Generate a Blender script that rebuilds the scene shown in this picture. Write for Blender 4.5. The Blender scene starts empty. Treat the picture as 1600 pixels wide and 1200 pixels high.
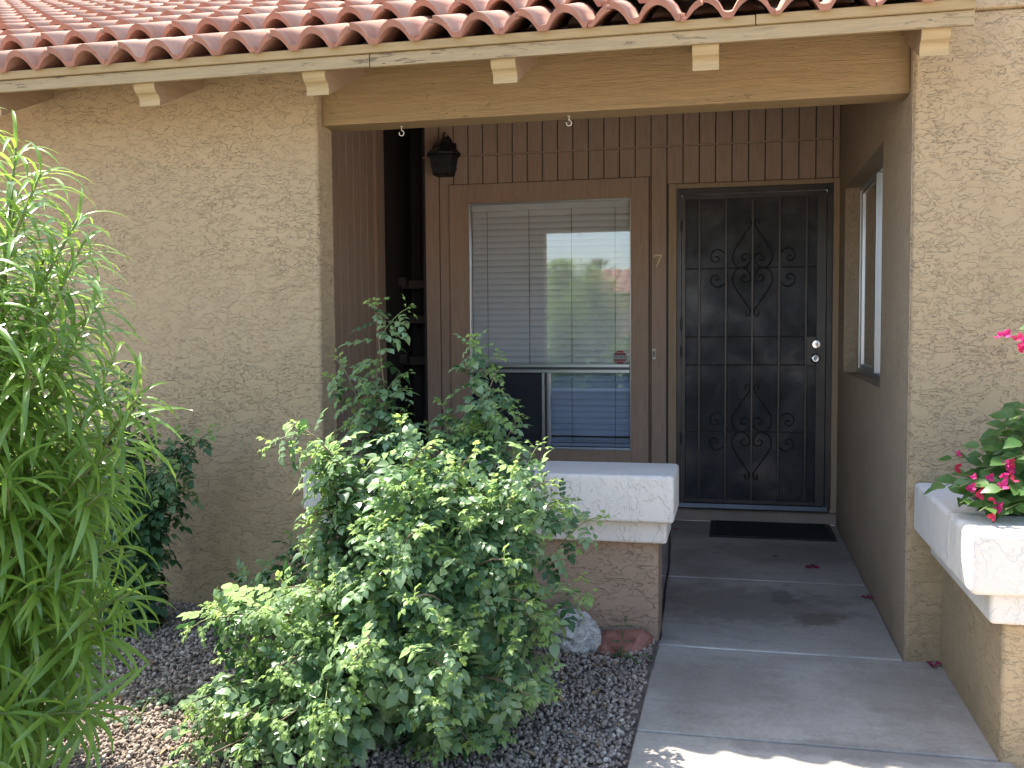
import bpy, math, random
import numpy as np
from mathutils import Vector, Matrix

random.seed(7)
rng = np.random.default_rng(7)
SC = bpy.context.scene
COL = SC.collection
PI = math.pi
R_ = math.radians

# ------------------------------------------------------------------ camera
CAM = Vector((0, 0, 1.29))
yaw, pitch, roll = 0.224075, 0.058448, -0.007727
fw = Vector((-math.sin(yaw)*math.cos(pitch), math.cos(yaw)*math.cos(pitch), -math.sin(pitch)))
r0 = Vector((math.cos(yaw), math.sin(yaw), 0)); u0 = r0.cross(fw)
rt = r0*math.cos(roll) + u0*math.sin(roll); up = rt.cross(fw)
cd = bpy.data.cameras.new('camera'); cam = bpy.data.objects.new('camera', cd); COL.objects.link(cam)
cam.matrix_world = Matrix(((rt.x, up.x, -fw.x, CAM.x), (rt.y, up.y, -fw.y, CAM.y), (rt.z, up.z, -fw.z, CAM.z), (0, 0, 0, 1)))
cd.sensor_width = 36; cd.lens = 34.49; cd.clip_start = 0.05; cd.clip_end = 600
SC.camera = cam

# ------------------------------------------------------------------ sky, sun, exposure
SUN = Vector((-0.48, 0.228, 1.0)).normalized()
w = bpy.data.worlds.new('World'); SC.world = w; w.use_nodes = True
nt = w.node_tree
sk = nt.nodes.new('ShaderNodeTexSky'); sk.sky_type = 'NISHITA'; sk.sun_disc = False
sk.sun_elevation = math.asin(SUN.z); sk.sun_rotation = math.atan2(SUN.x, SUN.y)
sk.air_density = 1.0; sk.dust_density = 1.5; sk.ozone_density = 1.0
bg = nt.nodes['Background']; bg.inputs['Strength'].default_value = 0.15
nt.links.new(sk.outputs[0], bg.inputs[0])
sl = bpy.data.lights.new('sun', 'SUN'); sl.energy = 4.0; sl.angle = R_(0.5); sl.color = (1.0, 0.95, 0.86)
so = bpy.data.objects.new('sun', sl); COL.objects.link(so); so.location = (0, 0, 20)
so.rotation_euler = (-SUN).to_track_quat('-Z', 'Y').to_euler()
vs = SC.view_settings
vs.view_transform = 'Standard'; vs.look = 'None'; vs.gamma = 1.0; vs.use_curve_mapping = False
vs.exposure = 1.95
SC.cycles.max_bounces = 8; SC.cycles.transparent_max_bounces = 16
SC.cycles.diffuse_bounces = 7

# ------------------------------------------------------------------ materials
def newmat(name):
    m = bpy.data.materials.new(name); m.use_nodes = True
    return m, m.node_tree, m.node_tree.nodes['Principled BSDF']
def N(t, kind, **kw):
    n = t.nodes.new('ShaderNode' + kind)
    for k, v in kw.items():
        if hasattr(n, k): setattr(n, k, v)
    return n
def L(t, a, b): t.links.new(a, b)
def pos(t, scale=(1, 1, 1), obj=False):
    mp = N(t, 'Mapping'); mp.inputs['Scale'].default_value = scale
    if obj:
        tc = N(t, 'TexCoord'); oi = N(t, 'ObjectInfo'); ad = N(t, 'VectorMath', operation='ADD')
        ml = N(t, 'VectorMath', operation='SCALE'); cx = N(t, 'CombineXYZ')
        L(t, oi.outputs['Random'], cx.inputs[0]); L(t, oi.outputs['Random'], cx.inputs[2])
        L(t, cx.outputs[0], ml.inputs[0]); ml.inputs['Scale'].default_value = 37.0
        L(t, tc.outputs['Object'], ad.inputs[0]); L(t, ml.outputs[0], ad.inputs[1]); L(t, ad.outputs[0], mp.inputs[0])
    else:
        g = N(t, 'NewGeometry'); L(t, g.outputs['Position'], mp.inputs[0])
    return mp.outputs[0]
def noise(t, vec, scale, detail=3, rough=.55, dist=0.0):
    n = N(t, 'TexNoise'); n.inputs['Scale'].default_value = scale; n.inputs['Detail'].default_value = detail
    n.inputs['Roughness'].default_value = rough; n.inputs['Distortion'].default_value = dist
    L(t, vec, n.inputs['Vector']); return n.outputs['Fac']
def ramp(t, fac, stops):
    n = N(t, 'ValToRGB'); e = n.color_ramp.elements
    while len(e) < len(stops): e.new(0.5)
    for k, (p, c) in enumerate(stops):
        e[k].position = p; e[k].color = (c, c, c, 1) if isinstance(c, (int, float)) else (*c, 1)
    L(t, fac, n.inputs[0]); return n.outputs[0]
def math_(t, op, a, b):
    n = N(t, 'Math', operation=op)
    for k, v in ((0, a), (1, b)):
        if isinstance(v, (int, float)): n.inputs[k].default_value = v
        else: L(t, v, n.inputs[k])
    return n.outputs[0]
def mixc(t, fac, a, b, blend='MIX'):
    n = N(t, 'Mix', data_type='RGBA', blend_type=blend)
    if isinstance(fac, (int, float)): n.inputs[0].default_value = fac
    else: L(t, fac, n.inputs[0])
    for k, v in ((6, a), (7, b)):
        if isinstance(v, tuple): n.inputs[k].default_value = (*v, 1)
        else: L(t, v, n.inputs[k])
    return n.outputs[2]
def bump(t, b, h, strength=.5, dist=.005):
    n = N(t, 'Bump'); n.inputs['Strength'].default_value = strength; n.inputs['Distance'].default_value = dist
    L(t, h, n.inputs['Height']); L(t, n.outputs[0], b.inputs['Normal'])

def simple(name, col, rough=.6, metal=0., var=.12, vscale=6., bscale=0., bstr=.3, obj=False, bdist=.003, stretch=(1, 1, 1), spec=.5):
    m, t, b = newmat(name)
    v = pos(t, stretch, obj)
    n = noise(t, v, vscale, 4, .6)
    lo = tuple(c*(1-var) for c in col); hi = tuple(min(1, c*(1+var)) for c in col)
    L(t, ramp(t, n, [(.3, lo), (.7, hi)]), b.inputs['Base Color'])
    b.inputs['Roughness'].default_value = rough; b.inputs['Metallic'].default_value = metal
    b.inputs['Specular IOR Level'].default_value = spec
    if bscale: bump(t, b, noise(t, v, bscale, 4, .6), bstr, bdist)
    return m

def stucco(name, col, lip_shade, scale=1.0, strength=1.0, stretch=2.1, groove=.55, relief=.006, splash=True):
    """skip-trowel stucco: flat trowelled patches with irregular lips between them"""
    m, t, b = newmat(name)
    v = pos(t, (1, 1, stretch))
    vw = N(t, 'TexNoise'); vw.inputs['Scale'].default_value = 16*scale; vw.inputs['Detail'].default_value = 3
    L(t, v, vw.inputs['Vector'])
    sb = N(t, 'VectorMath', operation='SUBTRACT'); L(t, vw.outputs['Color'], sb.inputs[0]); sb.inputs[1].default_value = (.5, .5, .5)
    sc = N(t, 'VectorMath', operation='SCALE'); L(t, sb.outputs[0], sc.inputs[0]); sc.inputs['Scale'].default_value = .075/scale
    ad = N(t, 'VectorMath', operation='ADD'); L(t, v, ad.inputs[0]); L(t, sc.outputs[0], ad.inputs[1])
    vv = ad.outputs[0]
    n1 = noise(t, vv, 5.2*scale, 3.5, .58, .3)
    n2 = noise(t, vv, 11*scale, 3, .55, .4)
    n3 = noise(t, v, 1.3, 2, .5)
    thr = math_(t, 'ADD', n2, math_(t, 'MULTIPLY', math_(t, 'SUBTRACT', n3, .5), .18))
    p1 = ramp(t, n1, [(.455, 0.), (.470, 1.)])
    p2 = ramp(t, n1, [(.555, 0.), (.567, 1.)])
    p3 = ramp(t, thr, [(.575, 0.), (.592, 1.)])
    h = math_(t, 'ADD', math_(t, 'ADD', p1, math_(t, 'MULTIPLY', p2, .8)), math_(t, 'MULTIPLY', p3, .7))
    fine = noise(t, pos(t), 130, 3, .6)
    med = noise(t, v, 24, 2, .5)
    h = math_(t, 'ADD', h, math_(t, 'ADD', math_(t, 'MULTIPLY', fine, .16), math_(t, 'MULTIPLY', med, .5)))
    lf = ramp(t, noise(t, pos(t, (1, 1, 1.6)), 1.7, 3, .6), [(.30, .35), (.68, 1.)])
    h = math_(t, 'MULTIPLY', h, lf)
    bump(t, b, h, strength, relief)
    # crevice shade along the lips, painted into the colour as thin dark lines
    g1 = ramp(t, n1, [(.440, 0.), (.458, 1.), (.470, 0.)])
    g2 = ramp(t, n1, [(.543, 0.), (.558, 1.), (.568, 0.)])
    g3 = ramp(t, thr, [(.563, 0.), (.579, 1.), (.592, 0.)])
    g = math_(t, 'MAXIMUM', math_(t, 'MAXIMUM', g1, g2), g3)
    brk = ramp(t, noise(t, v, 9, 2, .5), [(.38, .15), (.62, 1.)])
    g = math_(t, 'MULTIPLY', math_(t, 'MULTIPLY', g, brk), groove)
    base = ramp(t, noise(t, pos(t), 2.2, 5, .6), [(.25, tuple(c*.93 for c in col)), (.75, tuple(c*1.06 for c in col))])
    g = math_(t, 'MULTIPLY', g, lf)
    if splash:                                  # rain-splash soil on the lowest part, and faint run-down stains
        gg = N(t, 'NewGeometry'); sx = N(t, 'SeparateXYZ'); L(t, gg.outputs['Position'], sx.inputs[0])
        hz_ = math_(t, 'ADD', sx.outputs['Z'], math_(t, 'MULTIPLY', noise(t, pos(t), 7, 5, .65), -.35))
        base = mixc(t, ramp(t, hz_, [(.0, .45), (.16, 0.)]) if False else math_(t, 'MULTIPLY', ramp(t, math_(t, 'ADD', hz_, .2), [(.0, 1.), (.22, 0.)]), .45), base, tuple(c*.55 for c in col))
        st = ramp(t, noise(t, pos(t, (5, 5, .35)), 1.6, 5, .65), [(.56, 0.), (.75, .22)])
        base = mixc(t, st, base, tuple(c*.72 for c in col))
    L(t, mixc(t, g, base, lip_shade), b.inputs['Base Color'])
    b.inputs['Roughness'].default_value = .92; b.inputs['Specular IOR Level'].default_value = .15
    return m

def wood(name, col, dark, axis='x', knots=True, chips=None, bs=.6):
    m, t, b = newmat(name)
    s = {'x': (1.2, 14, 14), 'y': (14, 1.2, 14), 'z': (14, 14, 1.2)}[axis]
    v = pos(t, s)
    n = noise(t, v, 5, 6, .7, .6); nf = noise(t, v, 22, 3, .6)
    base = ramp(t, n, [(.3, tuple(c*.82 for c in col)), (.55, col), (.75, tuple(min(1, c*1.08) for c in col))])
    h = math_(t, 'ADD', n, math_(t, 'MULTIPLY', nf, .5))
    if knots:
        s2 = {'x': (1, 2.2, 2.2), 'y': (2.2, 1, 2.2), 'z': (2.2, 2.2, 1)}[axis]
        k = noise(t, pos(t, s2), 7, 3, .6, 1.0)
        kk = ramp(t, k, [(.68, 0.), (.72, 1.), (.76, .2)])
        base = mixc(t, math_(t, 'MULTIPLY', kk, .4), base, dark)
        h = math_(t, 'SUBTRACT', h, math_(t, 'MULTIPLY', kk, .5))
    if chips:
        s3 = {'x': (1.6, 12, 12), 'y': (12, 1.6, 12), 'z': (12, 12, 1.6)}[axis]
        c = ramp(t, noise(t, pos(t, s3), 6, 6, .7), [(.60, 0.), (.615, 1.)])
        c2 = ramp(t, noise(t, pos(t, (.8, .8, .8)), 2.5, 2, .5), [(.42, 0.), (.6, 1.)])
        c = math_(t, 'MULTIPLY', c, c2)
        base = mixc(t, c, base, chips); h = math_(t, 'SUBTRACT', h, c)
    L(t, base, b.inputs['Base Color'])
    b.inputs['Roughness'].default_value = .75; b.inputs['Specular IOR Level'].default_value = .25
    bump(t, b, h, bs, .004)
    return m

def leafmat(name, col, col2, trans, rough=.42, tw=.38, spec=.5):
    m, t, b = newmat(name)
    g = N(t, 'NewGeometry'); oi = N(t, 'ObjectInfo')
    r = math_(t, 'FRACT', math_(t, 'ADD', g.outputs['Random Per Island'], oi.outputs['Random']), 0)
    c = ramp(t, r, [(0, col), (1, col2)])
    L(t, c, b.inputs['Base Color']); b.inputs['Roughness'].default_value = rough
    b.inputs['Specular IOR Level'].default_value = spec
    tr = N(t, 'BsdfTranslucent'); L(t, mixc(t, .5, c, trans), tr.inputs[0])
    mx = N(t, 'MixShader'); mx.inputs[0].default_value = tw
    out = t.nodes['Material Output']
    L(t, b.outputs[0], mx.inputs[1]); L(t, tr.outputs[0], mx.inputs[2]); L(t, mx.outputs[0], out.inputs[0])
    return m

def glassmat(name, refl, tint):
    m, t, b = newmat(name)
    t.nodes.remove(b)
    tp = N(t, 'BsdfTransparent'); tp.inputs[0].default_value = (*tint, 1)
    gl = N(t, 'BsdfGlossy'); gl.inputs['Roughness'].default_value = 0.0; gl.inputs[0].default_value = (.95, .97, 1, 1)
    fr = N(t, 'Fresnel'); fr.inputs[0].default_value = 1.5
    f = math_(t, 'MINIMUM', math_(t, 'ADD', fr.outputs[0], refl), 1.0)
    mx = N(t, 'MixShader'); L(t, f, mx.inputs[0]); L(t, tp.outputs[0], mx.inputs[1]); L(t, gl.outputs[0], mx.inputs[2])
    L(t, mx.outputs[0], t.nodes['Material Output'].inputs[0])
    return m

M = {}
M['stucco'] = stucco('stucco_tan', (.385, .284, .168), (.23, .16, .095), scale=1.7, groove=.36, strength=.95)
M['stucco_fine'] = stucco('stucco_fine', (.40, .30, .205), (.25, .185, .125), scale=2.6, strength=.9, stretch=1.1, groove=.12)
M['stucco_brown'] = stucco('stucco_brown', (.37, .26, .18), (.22, .15, .10), scale=1.3, groove=.3)
M['white'] = stucco('stucco_white', (.66, .60, .525), (.50, .44, .39), scale=1.8, stretch=.7, groove=.05, strength=.9, relief=.0035, splash=False)
M['beam'] = wood('rough_beam', (.30, .20, .098), (.15, .09, .045), 'x', True, bs=1.6)
M['fascia'] = wood('fascia_paint', (.335, .25, .14), (.18, .125, .07), 'x', False, chips=(.20, .14, .09), bs=.8)
M['drip'] = wood('drip_paint', (.33, .235, .118), (.25, .18, .11), 'x', False, bs=.25)
M['rafter'] = wood('rafter_shaded', (.29, .195, .115), (.20, .13, .08), 'y', False, bs=.35)  # shade on the rafter sides put into a darker colour
M['tail_end'] = wood('tail_end_lit', (.385, .28, .145), (.25, .18, .11), 'x', False, bs=.3)  # lighter copy of the rafter colour, for the brighter lit ends
M['siding'] = wood('siding_paint', (.45, .322, .24), (.09, .055, .04), 'z', False, bs=.18)
M['trim'] = wood('trim_paint', (.46, .322, .232), (.09, .055, .04), 'z', False, bs=.15)
M['doortrim'] = wood('door_trim_paint', (.42, .30, .195), (.14, .09, .06), 'z', False, bs=.15)
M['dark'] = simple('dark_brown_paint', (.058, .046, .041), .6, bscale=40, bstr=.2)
M['deck'] = simple('roof_deck', (.60, .47, .33), .8)
M['sill'] = simple('sill_paint', (.34, .26, .20), .7, bscale=60, bstr=.2)
M['sill_dark'] = simple('shelf_paint', (.10, .08, .068), .6)
M['alu'] = simple('aluminium', (.62, .63, .64), .32, .9, .06)
M['alu_dark'] = simple('aluminium_dark', (.10, .10, .105), .4, .8, .1)
M['blind'] = simple('blind_white', (.90, .885, .85), .45, var=.02)
M['room'] = simple('room_paint', (.35, .31, .27), .9)
M['cord'] = simple('black_rubber', (.012, .012, .013), .5)
M['black'] = simple('black_iron', (.060, .053, .049), .36, .3, .2, bscale=120, bstr=.15)
M['scroll'] = simple('scroll_iron', (.010, .010, .011), .4, .3)
M['lantern'] = simple('lantern_black', (.006, .0065, .008), .55, .2, .2)
M['chrome'] = simple('chrome', (.90, .90, .90), .22, 1., .04)
M['bellplate'] = simple('bell_plate', (.60, .56, .48), .4, .3)
M['number'] = simple('number_brass', (.50, .40, .22), .40, .2)
M['soil'] = simple('soil', (.07, .05, .035), .95, bscale=60, bstr=1.)
M['petal'] = leafmat('bract_magenta', (.50, .018, .12), (.56, .02, .19), (.85, .06, .28), .6, .4)
M['petal_red'] = leafmat('bract_red', (.50, .015, .05), (.60, .03, .12), (.8, .08, .15), .6, .4)
M['petal_dry'] = leafmat('bract_fallen', (.22, .02, .06), (.30, .03, .09), (.4, .05, .12), .7, .2)
M['bark'] = simple('bark', (.17, .13, .085), .9, bscale=70, bstr=.6)
M['greenstem'] = simple('green_stem', (.14, .17, .05), .6)
M['hon'] = leafmat('honeysuckle_leaf', (.165, .255, .125), (.220, .325, .175), (.58, .82, .30), .36, .48, .7)
M['hon_y'] = leafmat('honeysuckle_young_leaf', (.19, .29, .085), (.25, .36, .12), (.66, .86, .24), .5, .48, .35)
M['hon_d'] = leafmat('honeysuckle_dark_leaf', (.034, .082, .034), (.055, .115, .045), (.12, .28, .07), .5, .28, .35)
M['ole'] = leafmat('willow_leaf', (.100, .185, .034), (.165, .275, .058), (.58, .86, .14), .25, .42, .7)
M['ole_y'] = leafmat('willow_young_leaf', (.13, .23, .035), (.19, .30, .045), (.46, .66, .08), .34, .45, .5)
M['bou'] = leafmat('bougainvillea_leaf', (.05, .12, .03), (.09, .17, .045), (.2, .4, .06), .4, .35)
M['palmleaf'] = leafmat('palm_leaf', (.06, .10, .035), (.09, .13, .05), (.2, .3, .08), .5, .3)
M['seed'] = leafmat('seedling_leaf', (.05, .10, .045), (.08, .14, .06), (.15, .3, .08), .5, .3)
M['litter'] = leafmat('dry_leaf', (.20, .12, .06), (.34, .24, .13), (.4, .25, .1), .7, .2)

def mk_tile():
    m, t, b = newmat('clay_tile')
    v = pos(t, (1, 1, 1), True)
    oi = N(t, 'ObjectInfo')
    c = ramp(t, oi.outputs['Random'], [(0, (.315, .165, .112)), (.5, (.365, .198, .138)), (1, (.41, .24, .172))])
    bl = ramp(t, noise(t, v, 5, 5, .65, .4), [(.40, 0.), (.72, .62)])
    c = mixc(t, bl, c, (.50, .345, .255))
    sp = ramp(t, noise(t, v, 60, 3, .6), [(.64, 0.), (.7, .55)])
    c = mixc(t, sp, c, (.25, .12, .085))
    L(t, c, b.inputs['Base Color']); b.inputs['Roughness'].default_value = .85; b.inputs['Specular IOR Level'].default_value = .2
    bump(t, b, noise(t, v, 90, 4, .65), .35, .003)
    return m
M['tile'] = mk_tile()
M['tile_end'] = simple('shaded_clay_end', (.29, .13, .085), .9, var=.2, vscale=14, bscale=80, bstr=.5, obj=True)  # darker clay: shade of butt ends and undersides put into the colour

def mk_concrete():
    m, t, b = newmat('concrete')
    v = pos(t)
    n = noise(t, v, 1.6, 6, .65, .4); n2 = noise(t, pos(t, (1, 2.6, 1)), 5, 5, .7)
    c = ramp(t, n, [(.28, (.23, .20, .165)), (.5, (.36, .325, .275)), (.74, (.46, .42, .36))])
    c = mixc(t, math_(t, 'MULTIPLY', ramp(t, n2, [(.5, 0.), (.72, 1.)]), .5), c, (.17, .15, .13))
    c = mixc(t, .22, c, ramp(t, noise(t, v, 55, 5, .7), [(.3, (.10, .09, .08)), (.7, (.45, .42, .38))]))
    g = N(t, 'NewGeometry')
    def spot(x, y, rx, ry, col, f, c):
        sb = N(t, 'VectorMath', operation='SUBTRACT'); L(t, g.outputs['Position'], sb.inputs[0]); sb.inputs[1].default_value = (x, y, 0)
        ml = N(t, 'VectorMath', operation='MULTIPLY'); L(t, sb.outputs[0], ml.inputs[0]); ml.inputs[1].default_value = (1/rx, 1/ry, 0)
        ln = N(t, 'VectorMath', operation='LENGTH'); L(t, ml.outputs[0], ln.inputs[0])
        d = math_(t, 'ADD', ln.outputs['Value'], math_(t, 'MULTIPLY', math_(t, 'SUBTRACT', noise(t, v, 9, 5, .7), .5), 2.0))
        return mixc(t, math_(t, 'MULTIPLY', ramp(t, d, [(.55, 1.), (1., 0.)]), f), c, col)
    c = spot(.36, 4.42, .12, .13, (.13, .095, .06), .7, c)      # oil and water stains on the slab
    c = spot(.24, 4.72, .07, .14, (.10, .09, .085), .65, c)
    c = spot(.05, 4.60, .55, .38, (.165, .145, .12), .6, c)
    c = spot(-.1, 3.55, .35, .25, (.22, .195, .165), .4, c)
    c = spot(.55, 3.6, .25, .3, (.23, .20, .165), .45, c)
    c = spot(.35, 3.05, .5, .08, (.15, .135, .12), .55, c)
    c = spot(.30, 5.7, .5, .3, (.18, .165, .15), .45, c)
    L(t, c, b.inputs['Base Color']); b.inputs['Roughness'].default_value = .85; b.inputs['Specular IOR Level'].default_value = .3
    h = math_(t, 'ADD', noise(t, pos(t, (1.2, 6, 1)), 45, 4, .65), math_(t, 'MULTIPLY', noise(t, v, 160, 2, .6), .5))
    bump(t, b, h, .55, .004)
    return m
M['concrete'] = mk_concrete()
M['joint'] = simple('joint_sealant', (.50, .48, .44), .9, var=.5, vscale=4)
M['ground'] = simple('ground_earth', (.52, .44, .36), .95, var=.25, vscale=3, bscale=70, bstr=1.)
M['earth'] = simple('gravel_bed', (.12, .095, .078), .95, var=.3, vscale=20, bscale=90, bstr=1., bdist=.01)

def mk_gravel():
    m, t, b = newmat('gravel_stone')
    g = N(t, 'NewGeometry')
    c = ramp(t, g.outputs['Random Per Island'], [(0, (.155, .115, .09)), (.35, (.25, .195, .15)), (.7, (.325, .258, .20)), (.92, (.41, .335, .26)), (1, (.58, .52, .44))])
    c = mixc(t, .35, c, ramp(t, noise(t, pos(t), 90, 3, .6), [(.3, (.14, .11, .10)), (.7, (.40, .34, .30))]))
    L(t, c, b.inputs['Base Color']); b.inputs['Roughness'].default_value = .85; b.inputs['Specular IOR Level'].default_value = .25
    return m
M['gravel'] = mk_gravel()

def mk_rock(name, c1, c2, c3, sc):
    m, t, b = newmat(name)
    v = pos(t, (1, 1, 1.4))
    n = noise(t, v, sc, 6, .7, .8)
    L(t, ramp(t, n, [(.30, c1), (.48, c2), (.62, c3)]), b.inputs['Base Color'])
    b.inputs['Roughness'].default_value = .9
    bump(t, b, noise(t, v, sc*4, 5, .7), .8, .008)
    return m
M['rock_white'] = mk_rock('quartz_rock', (.05, .047, .042), (.34, .32, .29), (.60, .57, .52), 22)
M['rock_red'] = mk_rock('red_sandstone', (.14, .055, .04), (.24, .10, .07), (.32, .15, .11), 9)

def mk_screen():
    m, t, b = newmat('perforated_screen')
    v = pos(t)
    n = noise(t, v, 3.2, 4, .6, .6)
    c = ramp(t, n, [(.35, (.010, .0105, .0125)), (.55, (.024, .024, .028)), (.72, (.060, .055, .052))])  # cloudy reflections painted into the screen colour as soft blotches
    L(t, c, b.inputs['Base Color']); b.inputs['Metallic'].default_value = .35
    L(t, ramp(t, n, [(.3, .62), (.7, .34)]), b.inputs['Roughness'])
    vo = N(t, 'TexVoronoi'); vo.inputs['Scale'].default_value = 330; L(t, v, vo.inputs['Vector'])
    h = math_(t, 'ADD', math_(t, 'MULTIPLY', vo.outputs['Distance'], .12), math_(t, 'MULTIPLY', noise(t, v, 4.5, 3, .5), 6))
    bump(t, b, h, .35, .004)
    return m
M['screen'] = mk_screen()
M['glass'] = glassmat('window_glass', .06, (.95, .96, .97))
M['glass_low'] = glassmat('lower_glass', .12, (.86, .91, .98))
M['glass_side'] = glassmat('side_glass', .30, (.8, .85, .85))
def mk_insect():
    m, t, b = newmat('insect_screen')
    tp = N(t, 'BsdfTransparent'); tp.inputs[0].default_value = (1, 1, 1, 1)
    b.inputs['Base Color'].default_value = (.03, .032, .038, 1); b.inputs['Roughness'].default_value = .6
    mx = N(t, 'MixShader'); mx.inputs[0].default_value = .62
    L(t, tp.outputs[0], mx.inputs[1]); L(t, b.outputs[0], mx.inputs[2]); L(t, mx.outputs[0], t.nodes['Material Output'].inputs[0])
    return m
M['insect'] = mk_insect()
def mk_seedy():
    m, t, b = newmat('lantern_glass')
    tp = N(t, 'BsdfTransparent'); tp.inputs[0].default_value = (.45, .45, .45, 1)
    b.inputs['Base Color'].default_value = (.10, .10, .10, 1); b.inputs['Roughness'].default_value = .25
    bump(t, b, noise(t, pos(t), 90, 2, .5), .6, .003)
    mx = N(t, 'MixShader'); mx.inputs[0].default_value = .5
    L(t, tp.outputs[0], mx.inputs[1]); L(t, b.outputs[0], mx.inputs[2]); L(t, mx.outputs[0], t.nodes['Material Output'].inputs[0])
    return m
M['seedy'] = mk_seedy()
M['st_red'] = simple('sticker_red', (.33, .018, .03), .4)
M['st_white'] = simple('sticker_white', (.50, .46, .45), .4)
M['st_black'] = simple('sticker_black', (.012, .01, .012), .4)
M['mat'] = simple('doormat_fibre', (.016, .015, .014), .95, bscale=220, bstr=1.)
M['mat_edge'] = simple('doormat_edge', (.028, .027, .026), .6)

# ------------------------------------------------------------------ mesh helpers
class MB:
    def __init__(s): s.v = []; s.f = []
    def add(s, vs, fs):
        o = len(s.v); s.v += [tuple(p) for p in vs]; s.f += [tuple(i+o for i in f) for f in fs]; return s
    def box(s, x0, x1, y0, y1, z0, z1):
        return s.add([(x0, y0, z0), (x1, y0, z0), (x1, y1, z0), (x0, y1, z0), (x0, y0, z1), (x1, y0, z1), (x1, y1, z1), (x0, y1, z1)],
                     [(0, 3, 2, 1), (4, 5, 6, 7), (0, 1, 5, 4), (1, 2, 6, 5), (2, 3, 7, 6), (3, 0, 4, 7)])
    def prism_x(s, prof, x0, x1):            # prof = [(y, z)]
        n = len(prof)
        vs = [(x0, y, z) for y, z in prof] + [(x1, y, z) for y, z in prof]
        fs = [tuple(range(n)), tuple(range(2*n-1, n-1, -1))] + [(i, i+n, (i+1) % n+n, (i+1) % n) for i in range(n)]
        return s.add(vs, fs)
    def prism_z(s, prof, z0, z1):            # prof = [(x, y)]
        n = len(prof)
        vs = [(x, y, z0) for x, y in prof] + [(x, y, z1) for x, y in prof]
        return s.add(vs, [tuple(range(n-1, -1, -1)), tuple(range(n, 2*n))] + [(i, (i+1) % n, (i+1) % n+n, i+n) for i in range(n)])
    def prism_y(s, prof, y0, y1):            # prof = [(x, z)]
        n = len(prof)
        vs = [(x, y0, z) for x, z in prof] + [(x, y1, z) for x, z in prof]
        fs = [tuple(range(n)), tuple(range(2*n-1, n-1, -1))] + [(i, i+n, (i+1) % n+n, (i+1) % n) for i in range(n)]
        return s.add(vs, fs)
    def tube(s, pts, r, n=6, r1=None, cap=True):
        pts = [Vector(p) for p in pts]; o = len(s.v); m = len(pts)
        prev = None
        for i, p in enumerate(pts):
            d = (pts[min(i+1, m-1)] - pts[max(i-1, 0)])
            d = d.normalized() if d.length > 1e-9 else Vector((0, 0, 1))
            if prev is None:
                a = d.cross(Vector((0, 0, 1)) if abs(d.z) < .9 else Vector((1, 0, 0))).normalized()
            else:
                a = prev - d*prev.dot(d)
                a = a.normalized() if a.length > 1e-6 else d.orthogonal().normalized()
            prev = a; b = d.cross(a)
            rr = r if r1 is None else r + (r1-r)*i/(m-1)
            for k in range(n):
                q = 2*PI*k/n; s.v.append(tuple(p + (a*math.cos(q) + b*math.sin(q))*rr))
        for i in range(m-1):
            for k in range(n):
                k2 = (k+1) % n
                s.f.append((o+i*n+k, o+i*n+k2, o+(i+1)*n+k2, o+(i+1)*n+k))
        if cap:
            s.f.append(tuple(o+k for k in range(n-1, -1, -1))); s.f.append(tuple(o+(m-1)*n+k for k in range(n)))
        return s
    def lathe(s, c, prof, n=14, axis='z'):   # prof = [(radius, height along axis)]
        o = len(s.v)
        for r, h in prof:
            for k in range(n):
                q = 2*PI*k/n; a, b = r*math.cos(q), r*math.sin(q)
                s.v.append((c[0]+a, c[1]+b, c[2]+h) if axis == 'z' else (c[0]+a, c[1]-h, c[2]+b))
        for i in range(len(prof)-1):
            for k in range(n):
                k2 = (k+1) % n; s.f.append((o+i*n+k, o+i*n+k2, o+(i+1)*n+k2, o+(i+1)*n+k))
        s.f.append(tuple(o+k for k in range(n-1, -1, -1))); s.f.append(tuple(o+(len(prof)-1)*n+k for k in range(n)))
        return s
    def mesh(s, name, mat, smooth=False):
        me = bpy.data.meshes.new(name); me.from_pydata(s.v, [], s.f)
        for mm in (mat if isinstance(mat, (list, tuple)) else [mat]): me.materials.append(mm)
        if smooth: me.polygons.foreach_set('use_smooth', [True]*len(me.polygons))
        me.update(); return me

def wpos(o):
    p = Vector((0, 0, 0))
    while o is not None: p += o.location; o = o.parent
    return p
def put(name, me, parent=None):
    """link a mesh whose vertices are in world coordinates"""
    o = bpy.data.objects.new(name, me); COL.objects.link(o)
    if parent is not None:
        o.parent = parent; o.location = -wpos(parent)
    return o
def part(name, mb, mat, parent=None, smooth=False, bev=0., seg=2):
    o = put(name, mb.mesh(name, mat, smooth), parent)
    if bev:
        b = o.modifiers.new('edge', 'BEVEL'); b.width = bev; b.segments = seg; b.limit_method = 'ANGLE'; b.angle_limit = R_(40)
    return o
def tag(o, label=None, cat=None, group=None, kind=None):
    if label: o['label'] = label
    if cat: o['category'] = cat
    if group: o['group'] = group
    if kind: o['kind'] = kind
    return o
def thing(name, loc, label, cat, group=None):
    o = bpy.data.objects.new(name, None); COL.objects.link(o); o.location = loc; o.empty_display_size = .1
    return tag(o, label, cat, group)
def box(x0, x1, y0, y1, z0, z1): return MB().box(x0, x1, y0, y1, z0, z1)

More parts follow.
